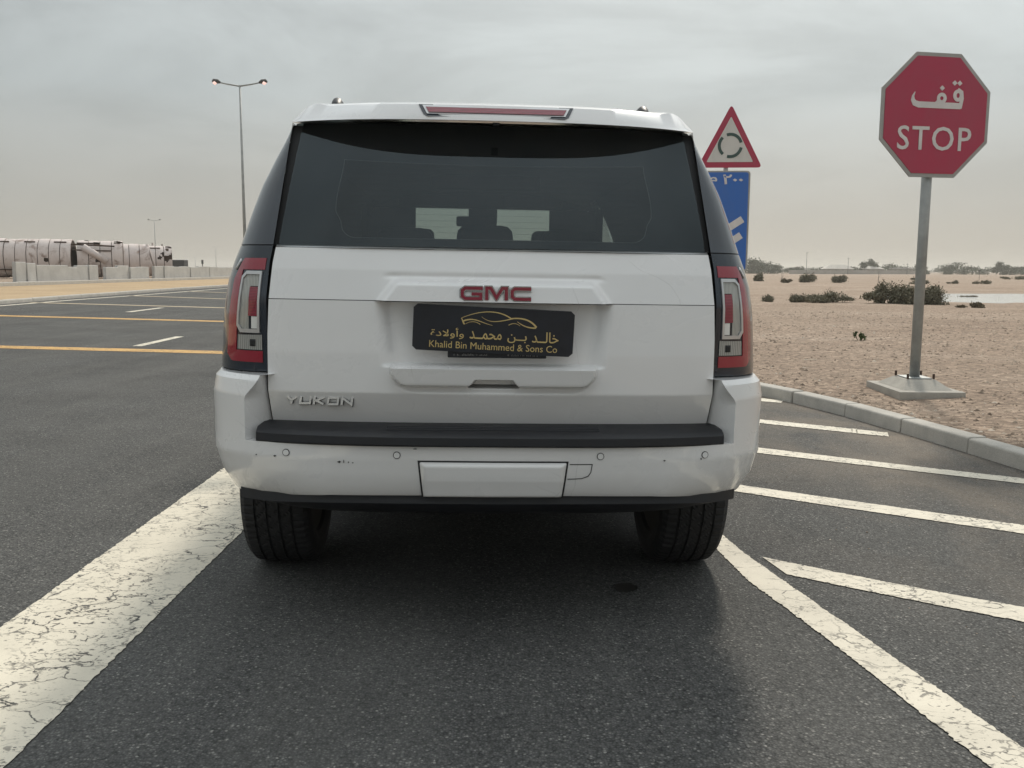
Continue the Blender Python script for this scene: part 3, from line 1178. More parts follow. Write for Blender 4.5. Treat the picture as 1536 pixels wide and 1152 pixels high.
def lamp_patch(quad, s, off, nu=10, nv=10, back=None):
    """quad: ((s00,t00),(s10,t10),(s11,t11),(s01,t01)) in lamp coordinates"""
    def fn(u, v):
        sx = (quad[0][0] * (1 - u) + quad[1][0] * u) * (1 - v) + (quad[3][0] * (1 - u) + quad[2][0] * u) * v
        tt = (quad[0][1] * (1 - u) + quad[1][1] * u) * (1 - v) + (quad[3][1] * (1 - u) + quad[2][1] * u) * v
        z = .929 + .414 * tt
        return corner(u_of_s(sx, z), z, s, off)
    V, Fc = grid(fn, nu, nv)
    if back is None:
        back = off - .004
    # short skirt so the piece has thickness
    n1 = nu + 1
    ring = [i for i in range(n1)] + [j * n1 + nu for j in range(1, nv + 1)] + [nv * n1 + i for i in range(nu - 1, -1, -1)] + [j * n1 for j in range(nv - 1, 0, -1)]

    def fb(i):
        u, v = (i % n1) / nu, (i // n1) / nv
        sx = (quad[0][0] * (1 - u) + quad[1][0] * u) * (1 - v) + (quad[3][0] * (1 - u) + quad[2][0] * u) * v
        tt = (quad[0][1] * (1 - u) + quad[1][1] * u) * (1 - v) + (quad[3][1] * (1 - u) + quad[2][1] * u) * v
        z = .929 + .414 * tt
        return corner(u_of_s(sx, z), z, s, back)
    b = len(V)
    V += [fb(i) for i in ring]
    m_ = len(ring)
    Fc += [(ring[k], ring[(k + 1) % m_], b + (k + 1) % m_, b + k) for k in range(m_)]
    return V, Fc


for s in (-1, 1):
    lampo = obj('tail_light', *grid(lambda u, v: corner(u, .927 + .43 * v, s), 26, 26), 'gloss_black', CAR, True)
    o1 = .003
    red = join([lamp_patch(((.10, .835), (.70, .835), (.735, .93), (.10, .93)), s, o1, 8, 5),
                lamp_patch(((.70, .835), (.86, .76), (.80, .865), (.735, .93)), s, o1, 4, 5),
                lamp_patch(((.70, .34), (.90, .34), (.86, .76), (.70, .835)), s, o1, 5, 14),
                lamp_patch(((.70, .165), (.89, .13), (.90, .34), (.70, .34)), s, o1, 5, 6),
                lamp_patch(((.10, .07), (.76, .07), (.70, .165), (.10, .165)), s, o1, 8, 5),
                lamp_patch(((.76, .07), (.80, .075), (.89, .13), (.70, .165)), s, o1, 4, 4)])
    obj('red_lens', *red, 'lens_red', lampo, True, 40)
    # bright frame round the inner lamp
    fr_o = [(.16, .315), (.60, .315), (.685, .37), (.665, .78), (.57, .825), (.16, .825)]
    fr_i = [(.21, .345), (.575, .345), (.645, .385), (.625, .765), (.555, .797), (.21, .797)]
    parts_ = []
    for k in range(6):
        j = (k + 1) % 6
        parts_.append(lamp_patch((fr_o[k], fr_o[j], fr_i[j], fr_i[k]), s, .007, 4, 2, .0))
    obj('lamp_frame', *join(parts_), 'silver_trim', lampo, True, 40)
    obj('clear_lens', *join([lamp_patch(((.43, .345), (.56, .345), (.555, .797), (.43, .797)), s, .002, 5, 12), lamp_patch(((.56, .345), (.64, .385), (.62, .765), (.555, .797)), s, .002, 3, 12),
                             lamp_patch(((.22, .70), (.43, .70), (.43, .797), (.22, .797)), s, .002, 4, 4)]), 'lens_clear', lampo, True, 40)
    obj('brake_lens', *lamp_patch(((.22, .455), (.43, .455), (.43, .695), (.22, .695)), s, .005, 5, 8), 'lens_red_ribbed', lampo, True, 40)
    obj('lamp_reflector', *lamp_patch(((.22, .35), (.36, .35), (.36, .45), (.22, .45)), s, .003, 4, 4), 'lens_bright', lampo, True, 40)
    rv = obj('reversing_lens', *lamp_patch(((.11, .175), (.66, .175), (.66, .295), (.11, .300)), s, .004, 10, 6), 'lens_reverse', lampo, True, 40)
    obj('bulb', *lamp_patch(((.26, .205), (.38, .205), (.38, .262), (.26, .262)), s, .0065, 4, 4), 'trim_dark', lampo, True)
    # thin light pipe at the top corner
    obj('light_pipe', *lamp_patch(((.82, .90), (.88, .83), (.91, .84), (.84, .925)), s, .004, 3, 3), 'silver_trim', lampo, True)
    # quarter panel sliver beside the lamp, rear pillar above it
    obj('quarter_panel', *grid(lambda u, v: (s * (xside(.927 + .375 * v, .455 + .0 * u) + .002 * u), .452 + .03 * u, .927 + .375 * v), 2, 8), 'white_paint', CAR, True)
    pil = obj('rear_pillar_glass', *grid(lambda u, v: corner(u, 1.361 + .437 * v, s), 24, 16), 'gloss_black', CAR, True)
    obj('pillar_base', *grid(lambda u, v: corner(u, 1.3565 + .005 * v, s, -.004), 24, 1), 'trim_dark', pil)
    # dark rubber line between pillar panel and glass
    obj('gutter', *grid(lambda u, v: (s * (interp(1.36 + .43 * v, [1.36, 1.79], [.744, .689]) + interp(1.36 + .43 * v, [1.36, 1.79], [.018, .036]) * u), interp(1.36 + .43 * v, [1.36, 1.79], [.168, .352]) + .02, 1.36 + .43 * v), 1, 8), 'trim_dark', pil)


# rear window -----------------------------------------------------------------------
def glass_pt(u, v, off=0.0):
    z = 1.360 + (1.800 - 1.360) * v
    hw = interp(z, [1.36, 1.80], [.744, .688])
    q = 2 * u - 1
    y = .118 + .195 * v - .012 * math.sin(math.pi * v) + .045 * q ** 4 + .012 * q * q
    return (q * hw, y + off, z)


RG = obj('rear_window', *grid(glass_pt, 40, 20), 'rear_glass', CAR, True)


def glass_uv(x, z, off):
    v = (z - 1.360) / .44
    hw = interp(z, [1.36, 1.80], [.744, .688])
    return glass_pt((x / hw + 1) / 2, v, off)


# printed ceramic border behind the glass; arched upper band paints in the spoiler's reflection
def frit_outline():
    out_, in_ = [], []
    n = 160
    for k in range(n + 1):                       # bottom, left to right
        f = k / n
        out_.append((-.742 + 1.484 * f, 1.361))
        r = .05
        in_.append((-.53 + 1.06 * f, 1.388 + r * (1 - math.sqrt(max(0.0, 1 - (max(0, abs(2 * f - 1) - .90) / .10) ** 2)))))
    for k in range(1, n + 1):                    # right side, upwards
        f = k / n
        out_.append((.742 - .055 * f, 1.361 + .436 * f))
        in_.append((.53 - .02 * sm(.3, 1, f) + .02 * sm(0, .2, f), 1.438 + (1.663 - 1.438) * f))
    for k in range(1, n + 1):                    # top, right to left
        f = k / n
        x = .687 - 1.374 * f
        out_.append((x, 1.797))
        xi = .53 - 1.06 * f
        in_.append((xi, 1.650 + .013 * (abs(xi) / .53) ** 2))
    for k in range(1, n):
        f = k / n
        out_.append((-.687 - .055 * f, 1.797 - .436 * f))
        in_.append((-.53 + .02 * sm(.3, 1, 1 - f) - .02 * sm(0, .2, 1 - f), 1.663 + (1.438 - 1.663) * f))
    return out_, in_


def frit():
    out_, in_ = frit_outline()
    n = len(out_)
    V = [glass_uv(x, z, .006) for x, z in out_] + [glass_uv(x, z, .006) for x, z in in_]
    return V, [(i, (i + 1) % n, n + (i + 1) % n, n + i) for i in range(n)]


simple('frit_black', (.016, .023, .034), .55)
obj('window_border', *frit(), 'frit_black', RG)
# heating wires
for k in range(12):
    z = 1.41 + k * .0205
    V = [glass_uv(x, zz, .004) for zz in (z, z + .0005) for x in np.linspace(-.51, .51, 15)]
    obj('heating_wire', V, [(i, i + 1, 16 + i, 15 + i) for i in range(14)], 'interior_liner', RG)
_o, _i = frit_outline()
_n = len(_i)
V = [glass_uv(x, z, .0045) for x, z in _i] + [glass_uv(x * .9955, 1.53 + (z - 1.53) * .988, .0045) for x, z in _i]
obj('trim_line', V, [(i, (i + 1) % _n, _n + (i + 1) % _n, _n + i) for i in range(_n)], 'grey_print', RG)
obj('window_seal', *join([grid(lambda u, v: ((2 * u - 1) * .75, .117 + .05 * (2 * u - 1) ** 4 + .015 * v, 1.3535 + .008 * v), 40, 1)]), 'silver_trim', RG)
obj('window_sill', *grid(lambda u, v: ((2 * u - 1) * .76, .128 + .055 * (2 * u - 1) ** 4 + .08 * v, 1.353 - .004 * v), 30, 1), 'trim_dark', RG)


# spoiler ------------------------------------------------------------------------------
def spoiler_pt(u, k):
    q = 2 * u - 1
    a = abs(q)
    x = q * interp(k, [0, 1, 2, 3, 4, 5], [.718, .726, .700, .676, .672, .69])
    ly = .185 + .165 * a ** 3.2
    ear = .012 * math.exp(-((a - .945) / .05) ** 2)
    zb = 1.7905 + .004 * (1 - a * a) + .008 * a ** 3
    prof = [(ly + .125, zb + .012), (ly, zb), (ly + .004, zb + .014), (ly + .030, zb + .056 + ear), (ly + .10, zb + .075 + ear * .6), (.62, 1.868 + .022 * (1 - a ** 3))]
    i = int(k)
    return (x, prof[i][0], prof[i][1])


def spoiler():
    nu = 90
    V = [spoiler_pt(i / nu, k) for k in range(6) for i in range(nu + 1)]
    Fc = [(k * (nu + 1) + i, k * (nu + 1) + i + 1, (k + 1) * (nu + 1) + i + 1, (k + 1) * (nu + 1) + i) for k in range(5) for i in range(nu)]
    for i in (0, nu):
        Fc.append(tuple(k * (nu + 1) + i for k in range(6)))
    return V, Fc


SP = obj('roof_spoiler', *spoiler(), 'white_paint', CAR, True, 40)
# high brake light let into the spoiler
fx_y = lambda x: .185 + .165 * (abs(x) / .72) ** 3.2


def brk(pts, off):
    return [(x, fx_y(x) + .004 + .026 * (z - 1.806) / .042 - off, z) for x, z in pts]


def plate3(pts, off, dep):
    a = brk(pts, off)
    b = [(x, y + dep, z) for x, y, z in a]
    n = len(a)
    return a + b, [tuple(range(n)), tuple(range(2 * n - 1, n - 1, -1))] + [(i, n + i, n + (i + 1) % n, (i + 1) % n) for i in range(n)]


bl = obj('brake_light', *plate3([(-.268, 1.850), (-.250, 1.813), (-.236, 1.806), (.236, 1.806), (.250, 1.813), (.268, 1.850)], .004, .02), 'gloss_black', SP)
obj('brake_light_frame', *plate3([(-.255, 1.847), (-.238, 1.815), (.238, 1.815), (.255, 1.847)], .007, .003), 'silver_trim', bl)
obj('brake_light_lens', *plate3([(-.243, 1.840), (-.232, 1.8205), (.232, 1.8205), (.243, 1.840)], .010, .003), 'lens_red_ribbed', bl)
obj('washer_nozzle', *bbox(-.012, .012, .20, .23, 1.782, 1.792, .003), 'black_plastic', SP)

# badges --------------------------------------------------------------------------------
bar_y = gate_y(0, 1.20)


def letters(strokes, x0, w, h, z0, y, wd, dep, slope=0.0, wsc=1.0):
    return join([stroke_prism([(x0 + (px + slope * pz) * w, z0 + pz * h) for px, pz in st], wd * wsc, y - dep, y) for st in strokes])


Gs = [[(1, .90), (.22, .90), (.09, .72), (.09, .28), (.22, .10), (.91, .10), (.91, .46), (.50, .46)]]
Ms = [[(.09, 0), (.09, .92), (.26, .92), (.5, .18), (.74, .92), (.91, .92), (.91, 0)]]
Cs = [[(1, .90), (.22, .90), (.09, .72), (.09, .28), (.22, .10), (1, .10)]]
zb_, hb_ = 1.187, .043
for st, x0, w in ((Gs, -.117, .075), (Ms, -.036, .080), (Cs, .050, .070)):
    b1 = obj('badge_letter', *letters(st, x0, w, hb_, zb_, bar_y + .004, .0178, .008), 'badge_rim', CAR)
    obj('badge_inlay', *letters(st, x0, w, hb_, zb_, bar_y - .0045, .0098, .003), 'emblem_red', b1)
ystrokes = [('Y', [[(0, 1), (.5, .48), (1, 1)], [(.5, .44), (.5, 0)]], 0), ('U', [[(0, 1), (0, .12), (1, .12), (1, 1)]], 1), ('K', [[(0, 1), (0, 0)], [(1, .98), (.18, .52), (1, .02)]], 2),
            ('O', [[(0, .06), (0, .92), (1, .92), (1, .06), (.0, .06)]], 3), ('N', [[(0, 0), (0, .93), (1, .07), (1, 1)]], 4)]
for ch, sts, k in ystrokes:
    x0 = -.708 + k * .0475
    y_ = gate_y(x0, .835)
    parts_ = []
    for st in sts:
        q = [(px, pz) for px, pz in st]
        parts_.append(stroke_prism([(x0 + .033 * px + .004 * pz, .8215 + .0255 * pz) for px, pz in q], .0072, y_ - .010, y_ + .01))
    nl = obj('name_letter', *join(parts_), 'letter_chrome', GATE)
    parts_ = [stroke_prism([(x0 + .033 * px + .004 * pz + .0006, .8207 + .0255 * pz) for px, pz in st], .0098, y_ - .006, y_ + .01) for st in sts]
    obj('letter_edge', *join(parts_), 'trim_dark', nl)

# dealer plate -------------------------------------------------------------------------
PL = empty('dealer_plate', (-.003, .044, 1.0845), (0, math.radians(2.1), 0))
PL.parent = CAR
pw, ph = .2725, .0775
V, Fc = poly_prism(rrect(-pw, pw, -ph, ph, .012), 0, .004)
V = [(x, y + .016 * (x / pw) ** 2 - .01, z) for x, y, z in V]
V, Fc = join([(V, Fc)])


def plate_bend(o):
    for v in o.data.vertices:
        v.co.y += .016 * (v.co.x / pw) ** 2 - .01


bm_out = rrect(-pw, pw, -ph, ph, .012)
# strip-built board so that it can bend
xs_ = np.linspace(-pw, pw, 41)


def edge_z(x):
    d = pw - abs(x)
    return ph if d > .012 else ph - .012 + math.sqrt(max(0, .012 ** 2 - (.012 - d) ** 2))


V = []
for x in xs_:
    e = edge_z(x)
    for (yy, zz) in ((0, -e), (0, e), (.004, e), (.004, -e)):
        V.append((x, yy, zz))
Fc = [(4 * i + a, 4 * i + (a + 1) % 4, 4 * i + 4 + (a + 1) % 4, 4 * i + 4 + a) for i in range(40) for a in range(4)] + [(0, 1, 2, 3), (163, 162, 161, 160)]
pb = obj('plate_board', V, Fc, 'plate_black', PL)
plate_bend(pb)
tx = text_mesh('latin_lettering', 'Khalid Bin Muhammed & Sons Co', (-.215, .218, -.0655, -.0425), -.0005, 'gold_print', PL, .0, .0012)
plate_bend(tx)
kas = '\u0640'
words = [('\ufea7\ufe8e\ufedf' + kas * 2 + '\ufeaa', .130, .221, -.0335, .003), ('\ufe91' + kas * 2 + '\ufee6', .047, .112, -.0385, -.009),
         ('\ufee3\ufea4\ufee4' + kas * 2 + '\ufeaa', -.081, .027, -.031, -.004), ('\ufeed\ufe83\ufeed\ufefb\ufea9\ufe93', -.212, -.100, -.034, .003)]
for w_, a, b, z0, z1 in words:
    tx = text_mesh('arabic_lettering', w_[::-1], (a, b, z0, z1), -.0005, 'gold_print', PL, .006, .0012)
    plate_bend(tx)


def bez(p, n=14):
    out = []
    for k in range(n + 1):
        t_ = k / n
        a = [Vector(q) for q in p]
        while len(a) > 1:
            a = [a[i].lerp(a[i + 1], t_) for i in range(len(a) - 1)]
        out.append((a[0].x, a[0].y))
    return out


def zo(zx, zy):        # drawing coordinates of the printed car outline -> plate
    return (-pw + (zx - 58) / 1405 * 2 * pw, -ph + (672 + .053 * (zx - 55) - zy) / 400 * 2 * ph)


logo = []
for cps, w0, w1 in (([(475, 398), (600, 345), (770, 310), (905, 405)], .0016, .0042), ([(905, 405), (1010, 395), (1080, 420), (1130, 484)], .0040, .0060),
                    ([(650, 388), (720, 450), (800, 432), (925, 405)], .0010, .0036), ([(490, 425), (590, 385), (640, 440), (745, 463)], .0050, .0012),
                    ([(475, 398), (488, 420), (490, 440), (505, 452)], .0030, .0050), ([(512, 450), (560, 418), (610, 430), (640, 455)], .0012, .0022),
                    ([(885, 462), (920, 440), (960, 445), (985, 470)], .0024, .0012), ([(960, 432), (1010, 470), (1060, 490), (1125, 488)], .0020, .0048)):
    pts = bez([zo(*q) for q in cps])
    n_ = len(pts)
    logo.append(stroke_prism(pts, [w0 + (w1 - w0) * i / (n_ - 1) for i in range(n_)], -.0012 - .0002 * len(logo), -.0003))
lo = obj('car_emblem', *join(logo), 'gold_print', PL)
plate_bend(lo)
# black holder peeping out below, with its faint print
ho = obj('plate_holder', *bbox(-.158, .178, .052, .064, .990, 1.045, .004), 'plate_black', CAR)
# its print is too worn to read: a broken row of faint strokes
rk = random.Random(4)
for x0, x1 in ((-.138, -.015), (.045, .150)):
    ticks = []
    x = x0
    while x < x1:
        w_ = rk.uniform(.0018, .0042)
        if rk.random() < .8:
            h_ = rk.uniform(.003, .0075)
            ticks.append(box(x, x + w_ * .55, .0512, .0519, .9975, .9975 + h_))
        x += w_ + .0012
    tag(obj('worn_print', *join(ticks), 'grey_print', ho), kind='stuff')
obj('plate_screw', *tube([(0, .036, 1.149), (0, .030, 1.149)], .006, 10), 'silver_trim', PL).location = (0, -.031, -1.082)

# bumper ---------------------------------------------------------------------------------
BP = [(0, -.030), (.30, -.026), (.55, -.012), (.70, .008), (.80, .034), (.842, .055), (.902, .098), (.957, .155), (.992, .225), (1.006, .31), (1.012, .42), (1.014, .52)]
for _k in range(3):            # round the plan curve off
    _q = [BP[0]]
    for _a, _b in zip(BP[:-1], BP[1:]):
        _q += [(.75 * _a[0] + .25 * _b[0], .75 * _a[1] + .25 * _b[1]), (.25 * _a[0] + .75 * _b[0], .25 * _a[1] + .75 * _b[1])]
    BP = _q + [BP[-1]]
bd = np.r_[0, np.cumsum([math.hypot(BP[i + 1][0] - BP[i][0], BP[i + 1][1] - BP[i][1]) for i in range(len(BP) - 1)])]


def bplan(a):
    d = a * bd[-1]
    return float(np.interp(d, bd, [q[0] for q in BP])), float(np.interp(d, bd, [q[1] for q in BP]))


def boff(z):
    return interp(z, [.482, .50, .575, .640, .652, .70, .76, .853, .905, .922], [.088, .066, .023, .005, .001, .002, .002, .0, .010, .026])


def bump_pt(x_a, z, s, off=0.0):
    x, y = bplan(x_a)
    zin = z
    if z < .60:
        z = .60 - (.60 - z) * interp(x, [0, .25, .55, .75, .85, .92, 1.0], [.67, .65, .68, .78, .875, .97, 1.0])
    e = .02
    x1, y1 = bplan(min(1, x_a + e))
    x0, y0 = bplan(max(0, x_a - e))
    tx_, ty_ = x1 - x0, y1 - y0
    l_ = math.hypot(tx_, ty_)
    o = boff(zin) - off
    side = sm(.55, .93, x)
    o_ = o * (.36 + .64 * side)
    return (s * (x - o_ * ty_ / l_), y + o_ * tx_ / l_, z)


acorner = float(np.interp(.842, [q[0] for q in BP], bd)) / bd[-1]


def aridge(z):
    return float(np.interp(.842 - .048 * sm(.835, .919, z), [q[0] for q in BP], bd)) / bd[-1]


zl = [.482, .487, .50, .535, .575, .61, .640, .652, .664, .68, .693, .701]
zu = [.701, .72, .76, .80, .838, .853, .88, .905, .916, .922]
V, Fc = [], []
aa = np.linspace(-1, 1, 121)
for z in zl:
    for a in aa:
        V.append(bump_pt(abs(a), z, 1 if a >= 0 else -1))
for j in range(len(zl) - 1):
    for i in range(120):
        Fc.append((j * 121 + i, j * 121 + i + 1, (j + 1) * 121 + i + 1, (j + 1) * 121 + i))
# inward shelf under the step pad
b = len(V)
for a in aa:
    q = bump_pt(abs(a), .701, 1 if a >= 0 else -1)
    V.append((q[0] * .985, q[1] + .06, .7015))
Fc += [((len(zl) - 1) * 121 + i, (len(zl) - 1) * 121 + i + 1, b + i + 1, b + i) for i in range(120)]
parts_ = [(V, Fc)]
for s in (-1, 1):
    parts_.append(grid(lambda u, v: (lambda z: bump_pt(aridge(z) + (1 - aridge(z)) * u, z, s))(interp(v * (len(zu) - 1), range(len(zu)), zu)), 40, 27))
    # return face between the corner ridge and the liftgate
    def ret(u, v):
        z = .7015 + (.922 - .7015) * v
        q = bump_pt(aridge(z), z, s)
        x0 = abs(q[0])
        gx = gate_hw(max(z, .757)) + .006
        gy = gate_y(gate_hw(max(z, .757)), max(z, .757)) + .012
        return (s * (x0 + (gx - x0) * u), q[1] + (max(gy, q[1] + .02) - q[1]) * u, z)
    parts_.append(grid(ret, 6, 24))
    # top faces
    parts_.append(grid(lambda u, v: (lambda q: (q[0] - s * .05 * v, q[1] + .05 * v, .922 + .001 * v))(bump_pt(aridge(.922) + (1 - aridge(.922)) * u, .922, s)), 30, 1))
BU = obj('rear_bumper', *join(parts_), 'white_paint', CAR, True, 30)
# black step pad
prof = [(.118, .7575), (.10, .7575), (.045, .7555), (.0, .7475), (-.018, .739), (-.026, .731), (-.029, .706), (-.024, .700), (.05, .699)]


def pad(u, k):
    q = 2 * u - 1
    y, z = prof[k]
    hw = interp(y, [-.03, .0, .06, .12], [.800, .800, .785, .776])
    x = q * hw
    yy = y + .075 * abs(q) ** 3.5 * (1 if y < .06 else .3) - .008 * (1 - q * q)
    return (x, yy - .012 * sm(.05, -.03, y), z)


nu = 60
V = [pad(i / nu, k) for k in range(len(prof)) for i in range(nu + 1)]
Fc = [(k * (nu + 1) + i, k * (nu + 1) + i + 1, (k + 1) * (nu + 1) + i + 1, (k + 1) * (nu + 1) + i) for k in range(len(prof) - 1) for i in range(nu)]
for i in (0, nu):
    Fc.append(tuple(k * (nu + 1) + i for k in range(len(prof))))
SPAD = obj('step_pad', V, Fc, 'black_plastic', BU, True, 35)
for k in range(3):
    y_ = .012 + .018 * k
    obj('grip_rib', *bbox(-.36, .36, y_ - .014, y_ - .008, .745 + .003 * k, .7535 + .0022 * k, .002, 1), 'black_plastic', SPAD)
# tow hook cover with its own bevelled edge
def tow(u, v):
    z = .5185 + (.6495 - .5185) * v
    hw = .2385 + .0135 * v
    x = (2 * u - 1) * hw
    q = bump_pt(float(np.interp(abs(x), [p_[0] for p_ in BP], bd)) / bd[-1], max(.482, .60 - (.60 - z) / .70) if z < .60 else z, 1 if x >= 0 else -1)
    rim = min(1 - abs(2 * u - 1), 1.0) * hw / .022
    rz = min(v, 1 - v) * .135 / (.020 if v > .5 else .008)
    e = min(1, rim, rz)
    return (x, q[1] - .018 * math.sin(e * math.pi / 2) + .004, z - .001)


obj('tow_cover', *grid(tow, 60, 40), 'white_paint', BU, True, 50)
def gapf(u, v):
    z = .517 + (.6507 - .517) * v
    x = (2 * u - 1) * (.2404 + .0135 * v)
    q = bump_pt(float(np.interp(abs(x), [p_[0] for p_ in BP], bd)) / bd[-1], max(.482, .60 - (.60 - z) / .70) if z < .60 else z, 1 if x >= 0 else -1)
    return (x, q[1] - .0012, z)


obj('cover_gap', *grid(gapf, 40, 30), 'trim_dark', BU)
# small trailer-socket flap: fine outline
fl = [(.258, .640), (.335, .640), (.331, .612), (.322, .598), (.300, .590), (.252, .588)]
for k in range(len(fl) - 1):
    if k == 0:
        pass
Lp, Rp = ribbon(fl, .0028)
V = []
for q in Lp + Rp:
    b_ = bump_pt(float(np.interp(abs(q.x), [p_[0] for p_ in BP], bd)) / bd[-1], q.y, 1)
    V.append((q.x, b_[1] - .0015, q.y))
obj('socket_flap_gap', V, [(i, i + 1, 6 + i + 1, 6 + i) for i in range(5)], 'trim_dark', BU)
# parking sensors
for x in (-.695, -.323, .362, .730):
    x = x + (.0)
    xa = abs(x)
    af = float(np.interp(xa, [p_[0] for p_ in BP], bd)) / bd[-1]
    s = 1 if x > 0 else -1
    q = bump_pt(af, .668, s)
    nrm = Vector((bump_pt(af + .004, .668, s)[0] - bump_pt(af - .004, .668, s)[0], bump_pt(af + .004, .668, s)[1] - bump_pt(af - .004, .668, s)[1], 0)).normalized() * s
    nn = Vector((nrm.y, -nrm.x, 0))
    c0 = Vector(q)
    ri = obj('parking_sensor', *tube([c0 + nn * -.004, c0 + nn * .0022], .0125, 20), 'trim_dark', BU)
    obj('sensor_cap', *tube([c0 + nn * .0, c0 + nn * .0034], .0102, 20), 'white_paint', ri)
# chipped paint and scuffs
rs = np.random.RandomState(11)
for (x, z, sx_, sz_) in ((-.515, .642, .007, .004), (-.500, .644, .0025, .006), (-.485, .641, .003, .003), (-.735, .655, .006, .003), (-.262, .690, .007, .002), (.585, .652, .004, .003),
                        (.716, .655, .003, .004), (-.80, .655, .003, .002), (-.47, .640, .003, .002)):
    af = float(np.interp(abs(x), [p_[0] for p_ in BP], bd)) / bd[-1]
    q = bump_pt(af, z, 1 if x > 0 else -1)
    pts = [(q[0] + sx_ * math.cos(a) * rs.uniform(.5, 1.2), q[1] - .0025, z + sz_ * math.sin(a) * rs.uniform(.5, 1.2)) for a in np.linspace(0, 6.28, 9)[:-1]]
    obj('paint_chip', pts, [tuple(range(8))], 'trim_dark', BU)
# lower black valance
VP = [(.440, .11), (.462, .062), (.492, .040), (.53, .050)]


aval = float(np.interp(.925, [q[0] for q in BP], bd)) / bd[-1]


def val(u, k):
    q = 2 * u - 1
    a = abs(q)
    z, yo = VP[k]
    af = a * aval
    x, y = bplan(af)
    px = x * interp(k, [0, 1, 2, 3], [.875, .915, .955, .96])
    zz = z + (.016 * a ** 5 if k < 2 else -.016 * a ** 4)
    return (math.copysign(px, q), y + yo, zz)


nu = 70
V = [val(i / nu, k) for k in range(4) for i in range(nu + 1)]
V += [(v[0] * .99, v[1] + .25, .46) for v in V[:nu + 1]]
Fc = [(k * (nu + 1) + i, k * (nu + 1) + i + 1, (k + 1) * (nu + 1) + i + 1, (k + 1) * (nu + 1) + i) for k in range(3) for i in range(nu)]
Fc += [(4 * (nu + 1) + i, 4 * (nu + 1) + i + 1, i + 1, i) for i in range(nu)]
obj('valance', V, Fc, 'black_plastic', BU, True, 40)

# underbody ---------------------------------------------------------------------------------
obj('floor_pan', *box(-.86, .86, .30, 4.9, .50, .54), 'under_dark', CAR)
obj('rear_axle', *tube([(-.74, AX_R, .40), (.74, AX_R, .40)], .045, 12), 'under_dark', CAR, True)
obj('differential', *tube([(-.16, AX_R, .40), (-.10, AX_R, .40), (0, AX_R, .40), (.10, AX_R, .40), (.16, AX_R, .40)], [.05, .12, .15, .12, .05], 14), 'under_dark', CAR, True)
obj('muffler', *tube([(.25, .55, .45), (.27, .55, .45), (.60, .55, .45), (.62, .55, .45)], [.05, .10, .10, .05], 14), 'under_dark', CAR, True)
obj('spare_tyre', *tube([(-.1, .62, .40), (-.1, .62, .42), (-.1, .62, .50), (-.1, .62, .52)], [.30, .36, .36, .30], 26), 'rubber', CAR, True)
obj('tow_bar', *bbox(-.55, .55, .24, .30, .47, .53, .01), 'under_dark', CAR)
for s in (-1, 1):
    obj('shock_absorber', *tube([(s * .55, AX_R - .12, .38), (s * .50, AX_R - .16, .72)], .03, 10), 'under_dark', CAR, True)
    obj('mud_flap', *bbox(s * .85 - .13, s * .85 + .13, 1.36, 1.375, .22, .55, .004), 'under_dark', CAR)


# wheels ------------------------------------------------------------------------------------------
def tyre_mesh():
    nseg = 288
    prof = []          # (x, r, kind)  x outward positive
    hw = .138
    for x, r in ((-.105, .262), (-.125, .275), (-.140, .31), (-.141, .345), (-.134, .378)):
        prof.append((x, r, 0))
    crown = lambda x: .405 - .010 * (abs(x) / .12) ** 2.5
    xs = [-.124, -.116, -.108, -.100, -.092, -.084, -.078, -.077, -.069, -.068, -.060, -.050, -.040, -.030, -.029, -.021, -.020, -.010, 0, .010, .020, .021, .029, .030, .040, .050, .060, .068, .069, .077, .078, .084, .092, .100, .108, .116, .124]
    for x in xs:
        a = abs(x)
        groove = (.0685 < a < .0775) or (.0205 < a < .0295)
        kd = 3 if groove else (1 if a >= .078 else 2)
        prof.append((x, crown(x) - (.008 if groove else 0) - (.006 if a > .12 else 0), kd))
    for x, r in ((.134, .378), (.141, .345), (.140, .31), (.125, .275), (.105, .262)):
        prof.append((x, r, 0))
    npf = len(prof)
    V, Fc = [], []
    for i in range(nseg):
        th = 2 * math.pi * i / nseg
        for x, r, kd in prof:
            rr = r
            if kd == 1 and i % 4 == 0:
                rr -= .0055
            if kd == 2 and (i + int(x * 130)) % 6 == 0 and abs(x) > .002:
                rr -= .0045
            V.append((x, rr * math.cos(th), rr * math.sin(th)))
    for i in range(nseg):
        j = (i + 1) % nseg
        for k in range(npf - 1):
            Fc.append((i * npf + k, i * npf + k + 1, j * npf + k + 1, j * npf + k))
    return V, Fc


def rim_mesh():
    parts = []
    n = 60
    prof = [(-.105, .262), (-.10, .245), (-.05, .225), (.04, .225), (.095, .245), (.105, .262), (.10, .24), (.085, .232)]
    V = [(x, r * math.cos(2 * math.pi * i / n), r * math.sin(2 * math.pi * i / n)) for i in range(n) for x, r in prof]
    m_ = len(prof)
    parts.append((V, [(i * m_ + k, i * m_ + k + 1, ((i + 1) % n) * m_ + k + 1, ((i + 1) % n) * m_ + k) for i in range(n) for k in range(m_ - 1)]))
    for k in range(6):
        a = 2 * math.pi * k / 6
        for da in (-.13, .13):
            parts.append(tube([(.07, .05 * math.cos(a), .05 * math.sin(a)), (.085, .15 * math.cos(a + da * .6), .15 * math.sin(a + da * .6)), (.075, .235 * math.cos(a + da), .235 * math.sin(a + da))], [.028, .02, .024], 8))
    parts.append(tube([(-.06, 0, 0), (.06, 0, 0), (.088, 0, 0), (.092, 0, 0)], [.08, .08, .06, .02], 20))
    return join(parts)


